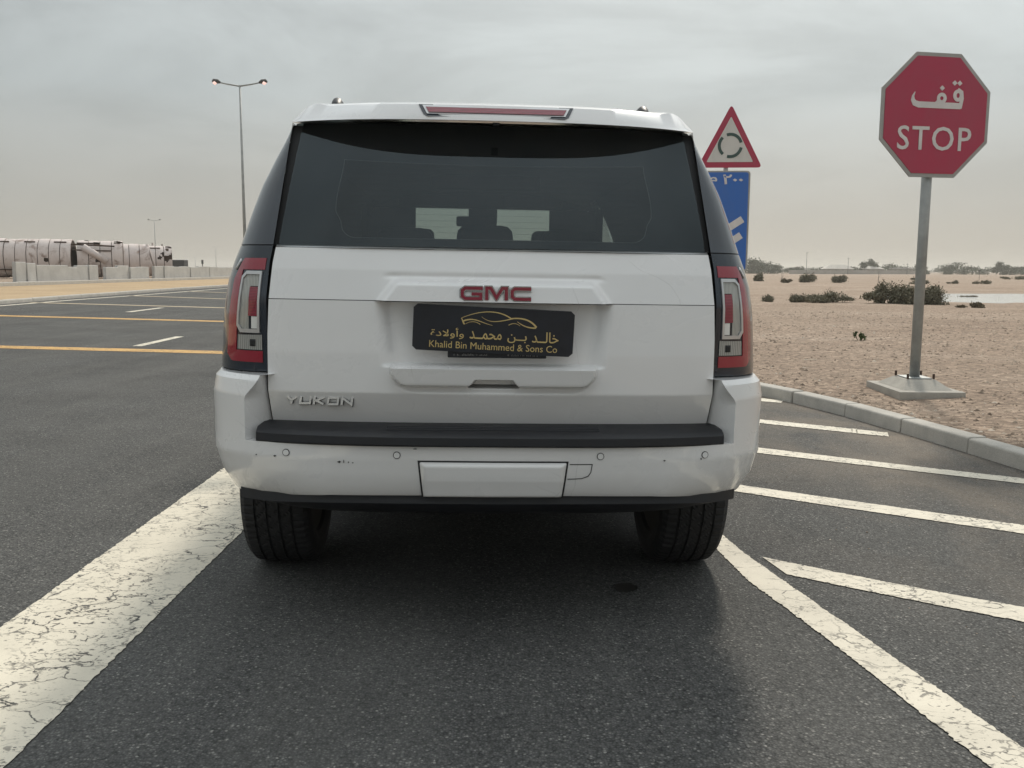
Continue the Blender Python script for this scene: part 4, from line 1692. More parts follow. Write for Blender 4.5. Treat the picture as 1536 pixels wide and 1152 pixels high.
tm = obj('tyre', *tyre_mesh(), 'rubber', None)
rm = obj('rim', *rim_mesh(), 'rim_alloy', None, True, 40)
bd_ = obj('brake_disc', *tube([(-.03, 0, 0), (0, 0, 0)], .17, 30), 'steel_brown', None)
bk_ = obj('dust_shield', *tube([(-.112, 0, 0), (-.100, 0, 0)], .266, 40), 'under_dark', None)
first = True
for s in (-1, 1):
    for ay in (AX_R, AX_F):
        wh = empty('wheel', (s * .864, ay, WR - .008), (0, 0, 0 if s > 0 else math.pi))
        wh.parent = CAR
        for src in (tm, rm, bd_, bk_):
            o = src if first else src.copy()
            if not first:
                COL.objects.link(o)
            o.parent = wh
        first = False

# cabin ----------------------------------------------------------------------------------------------
obj('dashboard', *bbox(-.80, .80, 3.35, 3.95, .80, 1.22, .05, 3), 'interior_dark', CAR, True)
obj('cargo_floor', *box(-.78, .78, .22, 3.4, .60, .63), 'interior_dark', CAR)
obj('steering_wheel', *tube([(-.40 + .18 * math.cos(a), 3.18 - .07 * math.sin(a), 1.08 + .17 * math.sin(a)) for a in np.linspace(0, 2 * math.pi, 25)], .016, 8, False), 'interior_dark', CAR, True)


def seat(x, y, w, top, head_w=.26, head=True):
    st_ = empty('seat', (x, y, .63))
    st_.parent = CAR
    obj('seat_cushion', *bbox(-w / 2, w / 2, 0, .48, 0, .28, .06, 3), 'seat_leather', st_, True)
    obj('backrest', *(lambda q: ([(a, b - .12 * (c - .2), c) for a, b, c in q[0]], q[1]))(bbox(-w / 2, w / 2, -.14, .02, .15, top - .63, .055, 3)), 'seat_leather', st_, True)
    if head:
        obj('headrest', *bbox(-head_w / 2, head_w / 2, -.20, -.11, top - .63 + .015, top - .63 + .195, .045, 3), 'seat_leather', st_, True)


for x in (-.42, .42):
    seat(x, 2.62, .52, 1.33)
    seat(x, 1.85, .50, 1.30)
seat(-.36, 1.05, .62, 1.26, .24)
seat(.36, 1.05, .62, 1.26, .24)
obj('centre_headrest', *bbox(-.14, .10, .86, .94, 1.27, 1.475, .05, 3), 'seat_leather', CAR, True)
obj('rear_view_mirror', *bbox(-.17, .11, 3.34, 3.37, 1.585, 1.655, .015, 2), 'interior_dark', CAR, True)
obj('sensor_housing', *bbox(-.085, .115, 3.38, 3.48, 1.60, 1.80, .02, 2), 'interior_dark', CAR)
obj('windscreen_header', *bbox(-.82, .82, 3.30, 3.36, 1.705, 1.82, .02, 2), 'interior_liner', CAR)
obj('ceiling_screen', *bbox(-.30, .30, 2.0, 2.10, 1.72, 1.80, .02, 2), 'interior_dark', CAR, True)
for s in (-1, 1):
    obj('windscreen_side_blocker', *bbox(min(s * .455, s * .80) + (.03 if s > 0 else 0), max(s * .455, s * .80) + (.03 if s > 0 else 0), 3.40, 3.44, 1.15, 1.80, .01), 'interior_dark', CAR)  # added dark board, blocks the bright view through the windscreen's outer part
    obj('sun_visor', *bbox(s * .36 - .20, s * .36 + .20, 3.26, 3.285, 1.715, 1.79, .008, 2), 'interior_liner', CAR, True)
    obj('seat_belt', *bbox(s * .70 - .02, s * .70 + .02, 2.45, 2.452, 1.0, 1.66, .001, 1), 'interior_dark', CAR)


# ------------------------------------------------------------------ stop sign
def octagon(r):
    return [(r * math.cos(math.radians(22.5 + 45 * k)) / math.cos(math.radians(22.5)), r * math.sin(math.radians(22.5 + 45 * k)) / math.cos(math.radians(22.5))) for k in range(8)]


sx, sy = 4.015, 8.855
sz = zdesert(sx, sy) - .01
SG = empty('stop_sign', (sx, sy, sz), (0, 0, math.radians(11)))
tag(SG, 'red octagonal stop sign with white Arabic and English lettering on a grey post', 'stop sign')
SR = .577
SZC = 2.765 - sz
obj('post', *tube([(0, 0, .14), (0, 0, SZC + .45)], .048, 20), 'galvanised', SG, True)
pn = obj('sign_panel', *poly_prism([(x, z + SZC) for x, z in octagon(SR)], -.075, -.062), 'sign_grey', SG)
obj('red_face', *poly_prism([(x, z + SZC) for x, z in octagon(SR * .938)], -.080, -.074), 'sign_red', pn)
text_mesh('english_lettering', 'STOP', (-.395, .392, SZC - .325, SZC - .102), -.0802, 'letter_white', pn, .006, .004, 1.12)
def zs(zx, zy):
    return ((zx - 641) / 857 * 1.154, SZC + (592 - zy) / 983 * 1.154)


def arabic(cps, w, k, closed=False):
    pts = [zs(*q) for q in cps]
    return stroke_prism(pts, [a_ / 857 * 1.154 for a_ in w] if isinstance(w, (list, tuple)) else w / 857 * 1.154, -.0846 - .0003 * k, -.0802, closed)


def ell(cx_, cy_, a, b, n=22):
    return [(cx_ + a * math.cos(t_), cy_ + b * math.sin(t_)) for t_ in np.linspace(0, 2 * math.pi, n, endpoint=False)]


word = [arabic([(466, 413), (452, 445), (451, 475), (466, 500), (500, 511), (560, 511), (650, 511), (740, 511), (832, 511)], [5, 16, 28, 38, 42, 42, 42, 42, 42], 0),
        arabic(ell(678, 455, 26, 30), 24, 1, True), arabic([(655, 475), (640, 492), (615, 508)], [24, 24, 10], 2), arabic(ell(806, 428, 26, 34), 25, 3, True),
        arabic([(806, 372), (832, 400), (838, 450), (828, 529)], [8, 26, 28, 24], 4), arabic([(832, 455), (826, 500), (790, 512)], [20, 16, 8], 5)]
for q in ((677, 375), (774, 331), (814, 331)):
    word.append(poly_prism([zs(q[0] + a, q[1] + b) for a, b in ((0, -21), (20, 0), (0, 21), (-20, 0))], -.0850, -.0802))
obj('arabic_lettering', *join(word), 'letter_white', pn)
for z in (-.3, .3):
    obj('bracket', *bbox(-.09, .09, -.061, .055, SZC + z - .02, SZC + z + .02, .006), 'galvanised', SG)
# concrete footing: slab and bevelled plinth
ft = obj('concrete_footing', *bbox(-.31, .31, -.45, .45, -.05, .065, .012), 'footing_concrete', SG, True, 30)
a_, b_ = (.235, .33), (.14, .17)
V = [(-a_[0], -a_[1], .066), (a_[0], -a_[1], .066), (a_[0], a_[1], .066), (-a_[0], a_[1], .066), (-b_[0], -b_[1], .15), (b_[0], -b_[1], .15), (b_[0], b_[1], .15), (-b_[0], b_[1], .15)]
obj('plinth', V, [(0, 1, 5, 4), (1, 2, 6, 5), (2, 3, 7, 6), (3, 0, 4, 7), (4, 5, 6, 7)], 'footing_concrete', ft)
obj('base_plate', *bbox(-.115, .115, -.14, .14, .151, .163, .003), 'galvanised', SG)
for x in (-.125, .125):
    for y in (-.15, .15):
        obj('anchor_bolt', *tube([(x, y, .155), (x, y, .205)], .012, 8), 'rust_dark', SG)
for o in SG.children:
    if o.name.startswith(('concrete_footing', 'base_plate', 'anchor_bolt')):
        o.rotation_euler = (0, 0, math.radians(-13))

# ------------------------------------------------------------------ roundabout warning and countdown sign
rx, ry = 4.17, 17.9
rz = zdesert(rx, ry)
RS = empty('roundabout_sign', (rx, ry, rz), (0, 0, math.radians(-4)))
tag(RS, 'triangular red-edged roundabout warning above a blue countdown panel, partly behind the white car', 'road sign')
obj('post', *tube([(0, 0, -.1), (0, 0, 4.20 - rz)], .045, 14), 'galvanised', RS, True)


def rtri(cx_, z0, w, h, r, n=5):
    P = [Vector((cx_ - w / 2, z0)), Vector((cx_ + w / 2, z0)), Vector((cx_, z0 + h))]
    out = []
    for i in range(3):
        a, b, c = P[i - 1], P[i], P[(i + 1) % 3]
        d1, d2 = (a - b).normalized(), (c - b).normalized()
        for k in range(n + 1):
            t_ = k / n
            p_ = (b + d1 * r) * (1 - t_) ** 2 + b * 2 * t_ * (1 - t_) + (b + d2 * r) * t_ ** 2
            out.append((p_.x, p_.y))
    return out


tz = 3.285 - rz
tri = obj('warning_triangle', *poly_prism(rtri(.06, tz, 1.25, 1.20, .09), -.07, -.055), 'sign_red', RS)
obj('white_face', *poly_prism(rtri(.06, tz + .105, .90, .865, .03), -.075, -.069), 'sign_white', tri)
for k in range(3):
    a0 = math.radians(126 - 120 * k)
    pts = [(.06 + .212 * math.cos(a0 - t_), tz + .42 + .212 * math.sin(a0 - t_)) for t_ in np.linspace(.28, 1.94, 16)]
    obj('roundabout_arc', *stroke_prism(pts, .058, -.080, -.0752), 'sign_green', tri)
bpz = 3.225 - rz
bp_ = obj('blue_panel', *poly_prism(rrect(-.47, .47, bpz - 1.95, bpz, .07), -.07, -.05), 'sign_grey', RS)
obj('blue_face', *poly_prism(rrect(-.435, .435, bpz - 1.92, bpz - .03, .05), -.075, -.069), 'sign_blue', bp_)
text_mesh('distance_numerals', '\u0662\u0660\u0660', (-.06, .33, bpz - .26, bpz - .07), -.0752, 'letter_white', bp_, .02, .004)
text_mesh('distance_unit', '\ufee1', (-.33, -.17, bpz - .30, bpz - .12), -.0752, 'letter_white', bp_, .015, .004)
for k, (xe, ze) in enumerate(((.345, .93), (.325, 1.24))):
    obj('countdown_bar', *stroke_prism([(-.30, bpz - ze - .42), (xe, bpz - ze)], .135, -.080, -.0752), 'letter_white', bp_)


# ------------------------------------------------------------------ street lamps
def street_lamp(x, y, z, h, span, label, rot=0.0, r0=.13, lit=True):
    root = empty('street_lamp', (x, y, z), (0, 0, rot))
    tag(root, label, 'street lamp', 'double-arm street lamps')
    obj('pole', *tube([(0, 0, -.2), (0, 0, h * .5), (0, 0, h)], [r0, r0 * .72, r0 * .45], 10), 'galvanised', root, True)
    for s in (-1, 1):
        ar = obj('arm', *tube([(0, 0, h - .06), (s * span * .5, 0, h + span * .04), (s * span * .78, 0, h + span * .10)], [.045, .04, .035], 8), 'galvanised', root, True)
        he = obj('lamp_head', *tube([(s * span * .70, 0, h + span * .085), (s * span * .80, 0, h + span * .125), (s * span * .95, 0, h + span * .135), (s * span, 0, h + span * .11)], [.05, .12, .13, .05], 8), 'post_dark', root, True)
        obj('lamp_lens', *tube([(s * span * .83, -.02, h + span * .085), (s * span * .90, -.03, h + span * .075), (s * span * .97, -.02, h + span * .085)], [.05, .12, .05], 8), 'lamp_lit' if lit else 'lens_bright', he, True)


street_lamp(-14.95, 50.5, zroad(-15), 11.05, 1.50, 'tall grey double-arm street lamp with both heads lit, left of the car roof', 0.0, .105)
street_lamp(-87.0, 220, .6, 12.2, 1.6, 'thin far double-arm street lamp behind the rusty tanks', 0.0, .13, False)
street_lamp(-148, 450, .6, 11.3, 1.4, 'very distant thin street lamp just left of the car', 0.0, .16, False)
street_lamp(-176, 500, .6, 7.0, 1.0, 'faint low pole on the horizon between the far lamps', 0.0, .13, False)


# ------------------------------------------------------------------ rusty tanks and concrete barriers on the left
def tank(name, label, A, B, R, zc_, nr, holes=0.0, seed=1, endcap=True):
    A, B = Vector((A[0], A[1], zc_)), Vector((B[0], B[1], zc_))
    d = (B - A)
    L_ = d.length
    d = d.normalized()
    sd = Vector((-d.y, d.x, 0))
    root = empty(name, (A + B) / 2 - Vector((0, 0, R)))
    tag(root, label, 'tank', 'rusty scrap tanks')
    off = root.location
    rk = random.Random(seed)

    def ring_pt(t_, th, r):
        return tuple(A + d * t_ + (sd * math.cos(th) + Vector((0, 0, 1)) * math.sin(th)) * r - off)
    for k in range(nr):
        t0, t1 = L_ * k / nr + .022, L_ * (k + 1) / nr - .022
        r = R + rk.uniform(-.03, .03)
        n = 72
        V, Fc = [], []
        prof = [(t0, r - .06), (t0, r)] + [(t0 + (t1 - t0) * q / 5, r + .012 * math.sin(math.pi * q / 5)) for q in range(1, 5)] + [(t1, r), (t1, r - .06)]
        m8 = len(prof)
        for i in range(n):
            for q, (tt, rr) in enumerate(prof):
                jt = rk.uniform(-.03, .03) if 1 < q < m8 - 2 else 0
                V.append(ring_pt(tt + jt, 2 * math.pi * (i + (rk.uniform(-.3, .3) if jt else 0)) / n, rr))
        dmg = [(rk.uniform(0, n), rk.uniform(1, 6), rk.uniform(1.0, 2.6)) for _ in range(int(holes * 40 * (1 if k > nr * .45 else .4) * rk.uniform(.3, 1.5)))]
        for i in range(n):
            for q in range(m8 - 1):
                if 0 < q < m8 - 2 and any((i - a) ** 2 + (q - b_) ** 2 * 1.3 < c_ * c_ for a, b_, c_ in dmg):
                    continue
                Fc.append((i * m8 + q, i * m8 + q + 1, ((i + 1) % n) * m8 + q + 1, ((i + 1) % n) * m8 + q))
        obj('shell_ring', V, Fc, 'tank_paint', root, True, 40)
    # inner dark drum
    V = [ring_pt(tt, 2 * math.pi * i / 32, R - .10) for tt in (0.02, L_ - .02) for i in range(32)]
    obj('inner_drum', V, [(i, (i + 1) % 32, 32 + (i + 1) % 32, 32 + i) for i in range(32)] + ([tuple(range(32)), tuple(range(63, 31, -1))] if endcap else []), 'rust_dark', root, True, 40)
    # girth rail
    for th, rr in ((math.radians(215 if sd.y > 0 else -35), R + .05), (math.radians(125 if sd.y > 0 else 55), R + .04)):
        t_ = 0
        while t_ < L_ - .3:
            ln = rk.uniform(.6, 1.6)
            if rk.random() < .6:
                obj('stiffener', *tube([ring_pt(t_, th, rr), ring_pt(min(L_, t_ + ln), th, rr)], .045, 6), 'rust_dark', root)
            t_ += ln
    return root


GL = zroad(-30) + .26
t1_ = tank('scrap_tank', 'longest rusty white cylinder of riveted rings lying behind the concrete barriers, far left', (-43.5, 54.6), (-28.62, 58.9), 1.22, GL + 1.25, 24, .03, 2)
t2_ = tank('scrap_tank', 'holed rusty cylinder section with torn plates, second of the row from the left', (-28.5, 59.2), (-25.95, 60.2), 1.20, GL + 1.22, 4, .12, 5)
t3_ = tank('scrap_tank', 'smaller plain pale cylinder with slanted braces, third of the row from the left', (-28.45, 65.2), (-26.55, 66.0), 1.18, GL + 1.2, 3, .01, 8)
t4_ = tank('scrap_tank', 'broken framework cylinder at the right end of the row beside a dark box', (-28.2, 69.6), (-26.55, 70.3), 1.15, GL + 1.2, 3, .22, 9)
for (x, y, z0, x2, y2, z1, r, par) in ((-27.7, 58.2, GL + 2.0, -26.4, 58.7, GL + 1.05, .22, t2_), (-28.4, 58.1, GL + 2.15, -26.0, 59.0, GL + 2.05, .05, t2_), (-28.6, 58.0, GL + 1.8, -26.2, 58.9, GL + 1.75, .04, t2_), (-26.9, 65.3, GL + .1, -26.5, 65.5, GL + 2.35, .09, t3_), (-26.5, 65.5, GL + 2.35, -26.0, 66.0, GL + .1, .09, t3_),
                                     (-27.9, 70.0, GL, -27.9, 70.0, GL + 2.6, .07, t4_), (-27.2, 70.1, GL, -27.2, 70.1, GL + 2.5, .05, t4_), (-28.5, 69.8, GL + 2.3, -26.6, 70.4, GL + 2.3, .04, t4_), (-28.5, 69.8, GL + 1.3, -26.6, 70.4, GL + 1.5, .04, t4_), (-27.7, 69.8, GL + 1.4, -26.6, 70.2, GL + .5, .07, t4_), (-28.3, 69.8, GL + .5, -27.6, 70.0, GL + 1.9, .06, t4_)):
    o = par.location
    obj('brace_pipe', *tube([(x - o.x, y - o.y, z0 - o.z), (x2 - o.x, y2 - o.y, z1 - o.z)], r, 8), 'tank_paint' if r > .055 else 'rust_dark', par, True)
o = obj('scrap_box', *bbox(-.9, .9, -.5, .5, 0, 1.35, .05), 'post_dark')
o.location = (-28.6, 76.5, GL)
tag(o, 'dark rusty steel box at the right end of the scrap tanks', 'box')

# barriers: pixel-like widths differ, so list them
rk = random.Random(21)
y = 46.3
k = 0
BW = [1.0, .9, 3.2, 1.3, 1.3, 1.2, 0, 1.7, 1.7, 1.5, 1.6, 0, 1.6, 1.9, 1.7, 2.0, 1.8, 2.4, 2.2, 2.6, 2.4, 2.8, 2.6, 3.0, 2.8, 3.0]
pos = ['leftmost of the row', 'second of the row from the left', 'long panel, third from the left', 'fourth from the left', 'fifth from the left', 'sixth from the left, at the rusty gap', '', 'just right of the rusty gap']
kk = 0
bx_, by_ = -26.0, 46.3
rowdir = Vector((-.012, 1, 0)).normalized()
cur = Vector((-24.55, 44.4, 0))
for w in BW:
    if w == 0:
        cur += rowdir * 1.15
        continue
    h = .82 + rk.uniform(-.05, .06) if kk > 1 else 1.0 - .05 * kk
    b = obj('concrete_barrier', *bbox(-.10, .10, .03, w - .03, 0, h, .02, 1), 'barrier_concrete')
    b.location = (cur.x + rk.uniform(-.08, .08), cur.y, zroad(-25) + .25)
    b.rotation_euler = (0, rk.uniform(-.02, .02), rk.uniform(-.03, .03))
    kk += 1
    ordn = ['first', 'second', 'third', 'fourth', 'fifth', 'sixth', 'seventh', 'eighth', 'ninth', 'tenth', 'eleventh', 'twelfth', 'thirteenth', 'fourteenth', 'fifteenth', 'sixteenth', 'seventeenth', 'eighteenth', 'nineteenth', 'twentieth', 'twenty-first', 'twenty-second', 'twenty-third', 'twenty-fourth'][kk - 1]
    tag(b, 'pale concrete barrier panel, %s from the left in the row before the tanks' % ordn, 'barrier', 'concrete barriers before the tanks')
    cur += rowdir * w


# ------------------------------------------------------------------ vegetation
def leaf_cloud(n, blobs, size, seed, flat=.6, zmin=0.02):
    """n small leaf faces spread through ellipsoid blobs [(x,y,z,rx,ry,rz,weight)]"""
    rg = np.random.RandomState(seed)
    w = np.array([b[6] for b in blobs], float)
    idx = rg.choice(len(blobs), n, p=w / w.sum())
    V, Fc = [], []
    for i in idx:
        b = blobs[i]
        d = rg.normal(size=3)
        d /= np.linalg.norm(d)
        r = rg.uniform(.2, 1) ** .5 * (1 + .30 * rg.normal())
        c = np.array(b[:3]) + d * r * np.array(b[3:6])
        if c[2] < zmin:
            c[2] = zmin + abs(rg.normal()) * .03
        a = rg.normal(size=3)
        a /= np.linalg.norm(a)
        q = np.cross(a, rg.normal(size=3))
        q /= np.linalg.norm(q)
        s_ = size * rg.uniform(.5, 1.4)
        k = len(V)
        V += [tuple(c + a * s_), tuple(c + q * s_ * .45), tuple(c - a * s_), tuple(c - q * s_ * .45)]
        Fc.append((k, k + 1, k + 2, k + 3))
    return V, Fc


def leaf_obj(name, V, Fc, mat, parent):
    me = bpy.data.meshes.new(name)
    me.from_pydata(V, [], Fc)
    me.materials.append(MAT[mat])
    o = bpy.data.objects.new(name, me)
    COL.objects.link(o)
    o.parent = parent
    return o


def shrub(x, y, rx_, rz_, label, seed, n=900, mat='leaf_bush', size=.05, group='desert shrubs', lobes=6, name='desert_shrub', ry_=None):
    z = zdesert(x, y)
    root = empty(name, (x, y, z - .01))
    tag(root, label, 'shrub', group)
    rg = random.Random(seed)
    ry_ = ry_ or rx_ * .7
    bl_ = []
    for k in range(lobes):
        bx = rg.uniform(-.75, .75) * rx_
        bl_.append((bx, rg.uniform(-.6, .6) * ry_, rz_ * rg.uniform(.25, .62), rx_ * rg.uniform(.2, .42), ry_ * rg.uniform(.3, .5), rz_ * rg.uniform(.18, .62) * (1.15 - .5 * abs(bx) / rx_), rg.uniform(.6, 1.4)))
    leaf_obj('foliage', *leaf_cloud(n * 3, bl_, size * .8, seed), mat, root)
    parts = []
    for k in range(14):
        b = bl_[k % lobes]
        ex, ey, ez = b[0] + rg.uniform(-.5, .5) * b[3], b[1] + rg.uniform(-.5, .5) * b[4], b[2] + b[5] * rg.uniform(.5, 1.3)
        parts.append(tube([(b[0] * .35, b[1] * .35, 0), (b[0] * .7, b[1] * .7, ez * .5), (ex, ey, ez)], [size * .22, size * .15, size * .07], 5))
    obj('stems', *join(parts), 'bark', root)
    return root


shrub(13.75, 32.9, .95, .72, 'rounded grey-green bush left of the stop sign post, in the largest clump', 31, 2600, size=.055, lobes=7)
shrub(14.85, 32.6, .95, .76, 'tallest grey-green bush behind the stop sign post, in the largest clump', 32, 3000, size=.055, lobes=8)
shrub(11.85, 33.6, 1.05, .36, 'low spreading shrub just left of the largest bush clump', 33, 1300, size=.05, lobes=8)
shrub(10.7, 33.9, .55, .34, 'small low shrub left of the spreading one', 34, 500, size=.05, lobes=4)
shrub(9.75, 34.5, .45, .22, 'tiny dark scrub patch at the left end of the low shrubs', 35, 300, size=.05, lobes=4)
shrub(8.9, 35.3, .5, .18, 'dry brown scrub tuft nearest the car beyond the low shrubs', 36, 260, 'leaf_dry', .05, lobes=4)
shrub(31.6, 96, .95, 1.0, 'dark vase-shaped bush alone in the far desert', 37, 900, size=.11, lobes=6)
shrub(35.0, 96, 1.3, .85, 'wide wispy bush right of the vase-shaped one', 38, 700, 'leaf_bush', .11, lobes=6)
shrub(26.6, 97, .85, .8, 'greenish bush right beside the car tail light, far off', 39, 700, size=.11, lobes=5)
shrub(27.0, 88, .8, .45, 'low grey scrub around a thin dead stalk', 40, 300, 'leaf_dry', .1, lobes=4)
shrub(43.5, 96, 1.0, .42, 'low dark scrub midway between vase-shaped bush and stop post', 41, 420, size=.11, lobes=5)
shrub(47.5, 97, .8, .45, 'small dark scrub, second of the three low ones left of the post', 42, 260, size=.1, lobes=4)
shrub(51.5, 98, 1.2, .42, 'low flat scrub, nearest the post of the three low ones', 43, 320, size=.1, lobes=4)
shrub(62, 104, 1.4, .4, 'low flat scrub right beside the stop post, far off', 44, 320, size=.1, lobes=4)
shrub(80, 144, 2.6, .6, 'dark flat scrub far off near the right edge', 45, 360, size=.14, lobes=5)
shrub(14.9, 29.3, .45, .16, 'small dead brushwood heap right of the stop post near the pond', 46, 260, 'leaf_dry', .06, lobes=4)
shrub(55.5, 123, 1.1, .45, 'small dark scrub above the pond, far off', 47, 240, size=.12, lobes=4)
shrub(6.15, 15.8, .13, .19, 'single small fresh green seedling on bare sand before the bushes', 48, 60, 'leaf_fresh', .03, lobes=3, name='seedling')


def tree(x, y, h, w, label, seed, kind=0, n=420):
    root = empty('horizon_tree', (x, y, .05))
    tag(root, label, 'tree', 'trees along the horizon')
    rg = random.Random(seed)
    th = h * (.25 if kind != 2 else .35)
    obj('trunk', *tube([(0, 0, -.2), (rg.uniform(-.1, .1), 0, th), (rg.uniform(-.2, .2), 0, h * .7)], [.22, .16, .06], 7), 'bark', root)
    bl_ = []
    nb = 16 if kind == 0 else 9
    for k in range(nb):
        bx = rg.uniform(-.8, .8) * w / 2
        top = (1 - (2 * bx / w) ** 2 * .7)
        bl_.append((bx, rg.uniform(-.3, .3) * w, h * rg.uniform(.12, .74) * top, w * rg.uniform(.13, .24), w * .2, h * rg.uniform(.16, .28) * top, rg.uniform(.7, 1.3)))
    leaf_obj('crown', *leaf_cloud(n * 4, bl_, max(.26, h * .062), seed), 'leaf_tree', root)
    return root


def hx(px, d):
    return (px - 768) / F_PX * d


TL = [(1124, 400, 6.4, 14, 'broad tall dark tree right behind the car tail light', 0), (1143, 400, 5.3, 12, 'broad dark tree, second from the car on the horizon', 0), (1163, 400, 3.8, 8, 'round tree, third from the car on the horizon', 0),
      (1184, 405, 3.0, 8, 'low tree between the round tree and the palm', 0), (1191, 400, 4.0, 5, 'small palm-like tree left of the low roofs', 2), (1209, 400, 3.0, 11, 'low wide tree in front of the thin mast', 0),
      (1233, 402, 3.4, 4, 'tiny palm left of the pale hipped roof', 2), (1276, 405, 3.3, 8, 'low round tree right of the pale hipped roof', 0), (1298, 400, 6.4, 6.5, 'tall cypress-like tree standing above the far roofs', 1),
      (1334, 405, 4.6, 14, 'wide flat-topped tree left of the stop post on the horizon', 0), (1362, 405, 2.8, 9, 'low trees touching the stop post on the left', 0), (1375, 400, 4.8, 4.5, 'narrow tree half hidden by the stop post', 1),
      (1411, 405, 3.0, 9, 'low tree at the left end of the right-hand row', 0), (1430, 400, 4.8, 13, 'tallest broad tree of the right-hand row', 0), (1453, 405, 3.6, 11, 'round tree right of the tallest broad one', 0),
      (1475, 405, 3.4, 10, 'low round tree left of the small tall tree', 0), (1494, 400, 5.4, 5.5, 'small tall narrow tree near the right edge', 1), (1511, 402, 4.0, 11, 'bushy tree right of the small tall one', 0), (1530, 402, 4.2, 12, 'bushy tree at the right picture edge', 0),
      (1546, 402, 3.8, 12, 'bushy tree cut by the right picture edge', 0)]
for i, (px, d, h, w, lb, kd) in enumerate(TL):
    tree(hx(px, d), d, h * 1.22, w * 1.3, lb, 100 + i, kd, 520 if h > 4 else 320)
# low far houses and their long wall
fw = obj('far_wall', *box(hx(1179, 392), hx(1378, 392), -.2, .2, 0, 1.75), 'wall_far')
fw.location = (0, 392, 0.0)
tag(fw, 'long low grey boundary wall on the right horizon', 'wall')
for px0, px1, hw_, hr, lb in ((1230, 1274, 2.3, 4.2, 'low house with a pale hipped roof on the horizon'), (1292, 1318, 2.4, 3.7, 'low house with a pale roof below the tall cypress-like tree'), (1330, 1362, 2.6, 3.0, 'low flat-roofed house left of the stop post')):
    d = 397
    x0, x1 = hx(px0, d), hx(px1, d)
    hs = empty('far_house', ((x0 + x1) / 2, d, 0))
    tag(hs, lb, 'house', 'far houses')
    hw2 = (x1 - x0) / 2
    obj('wall', *box(-hw2 * .92, hw2 * .92, -2, 4, 0, hw_), 'wall_far', hs)
    V = [(-hw2, -2.6, hw_), (hw2, -2.6, hw_), (hw2, 4.6, hw_), (-hw2, 4.6, hw_), (-hw2 * .5, .5, hr), (hw2 * .5, .5, hr), (hw2 * .5, 1.5, hr), (-hw2 * .5, 1.5, hr)]
    obj('roof', V, [(0, 1, 5, 4), (1, 2, 6, 5), (2, 3, 7, 6), (3, 0, 4, 7), (4, 5, 6, 7), (3, 2, 1, 0)], 'roof_far' if hr > 3.2 else 'roof_dark', hs)
    for k in range(4):
        wx = -hw2 * .7 + hw2 * 1.4 * k / 3
        obj('window', *box(wx - .4, wx + .4, -2.06, -2.003, .9, 1.9), 'roof_dark', hs)
# masts
for px, d, h, lb in ((1205, 390, 9.6, 'thin far mast above the low wide tree'), (1267, 390, 7.2, 'thin far mast right of the pale hipped roof'), (1355, 390, 4.8, 'short far pole left of the stop post')):
    ms = empty('far_mast', (hx(px, d), d, 0))
    tag(ms, lb, 'mast', 'far masts')
    obj('pole', *tube([(0, 0, 0), (0, 0, h)], [.12, .07], 6), 'post_dark', ms)
    obj('crossbar', *box(-.5, .5, -.05, .05, h - .5, h - .38), 'post_dark', ms)
ms = empty('marker_post', (hx(307, 180), 180, .5))
tag(ms, 'small dark marker post on the left horizon near the car', 'post')
obj('pole', *tube([(0, 0, 0), (0, 0, 2.0)], .09, 8), 'post_dark', ms)
obj('marker_head', *bbox(-.2, .2, -.1, .1, 1.7, 2.5, .05), 'post_dark', ms)
for px, d, h, lb in ((1463, 118, 1.35, 'thin low stake with a small cap standing in the desert near the right'), (1169, 90, 1.05, 'thin dead stalk in the desert near the car'), (1313, 100, 1.3, 'thin bare stake far off left of the stop post')):
    x = hx(px, d)
    st_ = obj('stake', *join([tube([(0, 0, -.1), (0, 0, h)], .02, 6), bbox(-.12, .12, -.05, .05, h - .02, h + .10, .01, 1)] if d == 118 else [tube([(0, 0, -.1), (.03, 0, h)], [.03, .015], 6), tube([(.0, 0, h * .4), (.25, 0, h * .75)], [.015, .008], 5)]), 'post_dark')
    st_.location = (x, d, zdesert(x, d))
    tag(st_, lb, 'stake', 'desert stakes')

# pond --------------------------------------------------------------------------------------
near = [(14.6, 36.4), (16.3, 35.1), (17.6, 34.0), (18.9, 32.7), (21, 31.6), (25, 30.3), (31, 29.8), (38, 31)]
far_ = [(40, 41), (33, 46.5), (27, 48.3), (22.8, 48.0), (20.5, 46.2), (18.8, 43.5), (16.2, 40.2), (14.8, 37.9)]
PD = near + far_
pp = []
rs = np.random.RandomState(8)
for i in range(len(PD)):
    a, b = np.array(PD[i]), np.array(PD[(i + 1) % len(PD)])
    for k in range(6):
        q = a + (b - a) * k / 6
        pp.append((q[0] + rs.normal(0, .06), q[1] + rs.normal(0, .10), .128))
po = obj('pond', pp, [tuple(range(len(pp)))], 'pond_water')
tag(po, kind='structure')
for k, (x, y, lb) in enumerate(((21.6, 42.2, 'low dark mud bar lying in the pale pond'),)):
    shrub(x, y, .5, .10, lb, 60 + k, 260, 'leaf_dry', .06, lobes=4, name='pond_scrub')

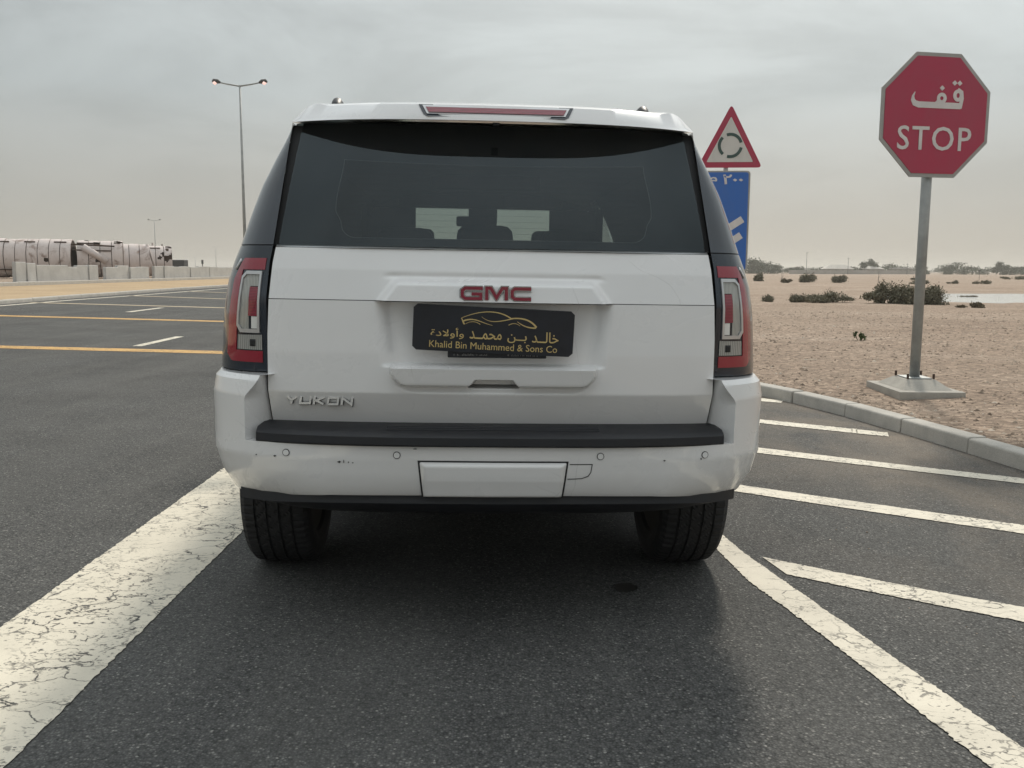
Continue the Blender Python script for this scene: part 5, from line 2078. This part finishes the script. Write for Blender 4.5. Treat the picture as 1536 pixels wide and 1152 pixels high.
# loose stones on the desert floor -------------------------------------------------------------
rs = np.random.RandomState(17)
V, Fc = [], []
ico = [(0, 0, 1), (.9, 0, .1), (.28, .85, .15), (-.72, .53, .05), (-.72, -.53, .12), (.28, -.85, .08), (.3, .2, -.5)]
icf = [(0, 1, 2), (0, 2, 3), (0, 3, 4), (0, 4, 5), (0, 5, 1), (6, 2, 1), (6, 3, 2), (6, 4, 3), (6, 5, 4), (6, 1, 5)]
for k in range(16200):
    y = 2.5 + 24 * rs.uniform() ** 1.5
    x = xr(y) + .22 + 15 * rs.uniform() ** 1.7 * (.3 + y / 24)
    s_ = .006 + .018 * rs.uniform() ** 4 + .0006 * y
    grit_ = k >= 15000
    if grit_:                  # grit washed into the gutter and strewn over the hatched tarmac
        y = 1.6 + 9 * rs.uniform()
        x = xr(y) - .01 - 2.2 * rs.uniform() ** 2.2
        s_ = .0022 + .004 * rs.uniform() ** 3
    if rs.uniform() < .004 and not grit_:
        s_ *= 2.5
    a = rs.uniform(0, 6.28)
    z = zroad(x) + .002 if grit_ else zdesert(x, y)
    b = len(V)
    sc_ = rs.uniform(.6, 1.4, 3)
    for p_ in ico:
        px_, py_ = p_[0] * sc_[0], p_[1] * sc_[1]
        V.append((x + s_ * (px_ * math.cos(a) - py_ * math.sin(a)), y + s_ * (px_ * math.sin(a) + py_ * math.cos(a)), z + s_ * .55 * p_[2] * sc_[2]))
    Fc += [tuple(b + i for i in f) for f in icf]
me = bpy.data.meshes.new('gravel')
me.from_pydata(V, [], Fc)
m, t, p = newmat('gravel_stone')
g = N(t, 'ShaderNodeNewGeometry')
lk(t, ramp(t, g.outputs['Random Per Island'], [(0, (.15, .115, .088)), (.6, (.29, .225, .17)), (.9, (.40, .325, .255)), (1, (.55, .48, .40))]), p.inputs['Base Color'])
setp(p, rough=.9, spec=.2)
MAT['gravel_stone'] = m
me.materials.append(m)
o = bpy.data.objects.new('gravel', me)
COL.objects.link(o)
tag(o, 'loose small stones strewn over the sandy ground behind the kerb', 'gravel', kind='stuff')


# ------------------------------------------------------------------ dusty air
m = bpy.data.materials.new('dusty_air')
m.use_nodes = True
t = m.node_tree
t.nodes.clear()
pv = N(t, 'ShaderNodeVolumePrincipled')
pv.inputs['Color'].default_value = (.93, .90, .84, 1)
pv.inputs['Density'].default_value = .0005
pv.inputs['Anisotropy'].default_value = .35
om = N(t, 'ShaderNodeOutputMaterial')
lk(t, pv.outputs[0], om.inputs['Volume'])
MAT['dusty_air'] = m
hz = obj('haze', *box(-3600, 3600, -1700, 3500, -2.2, 22), 'dusty_air')
tag(hz, kind='stuff')
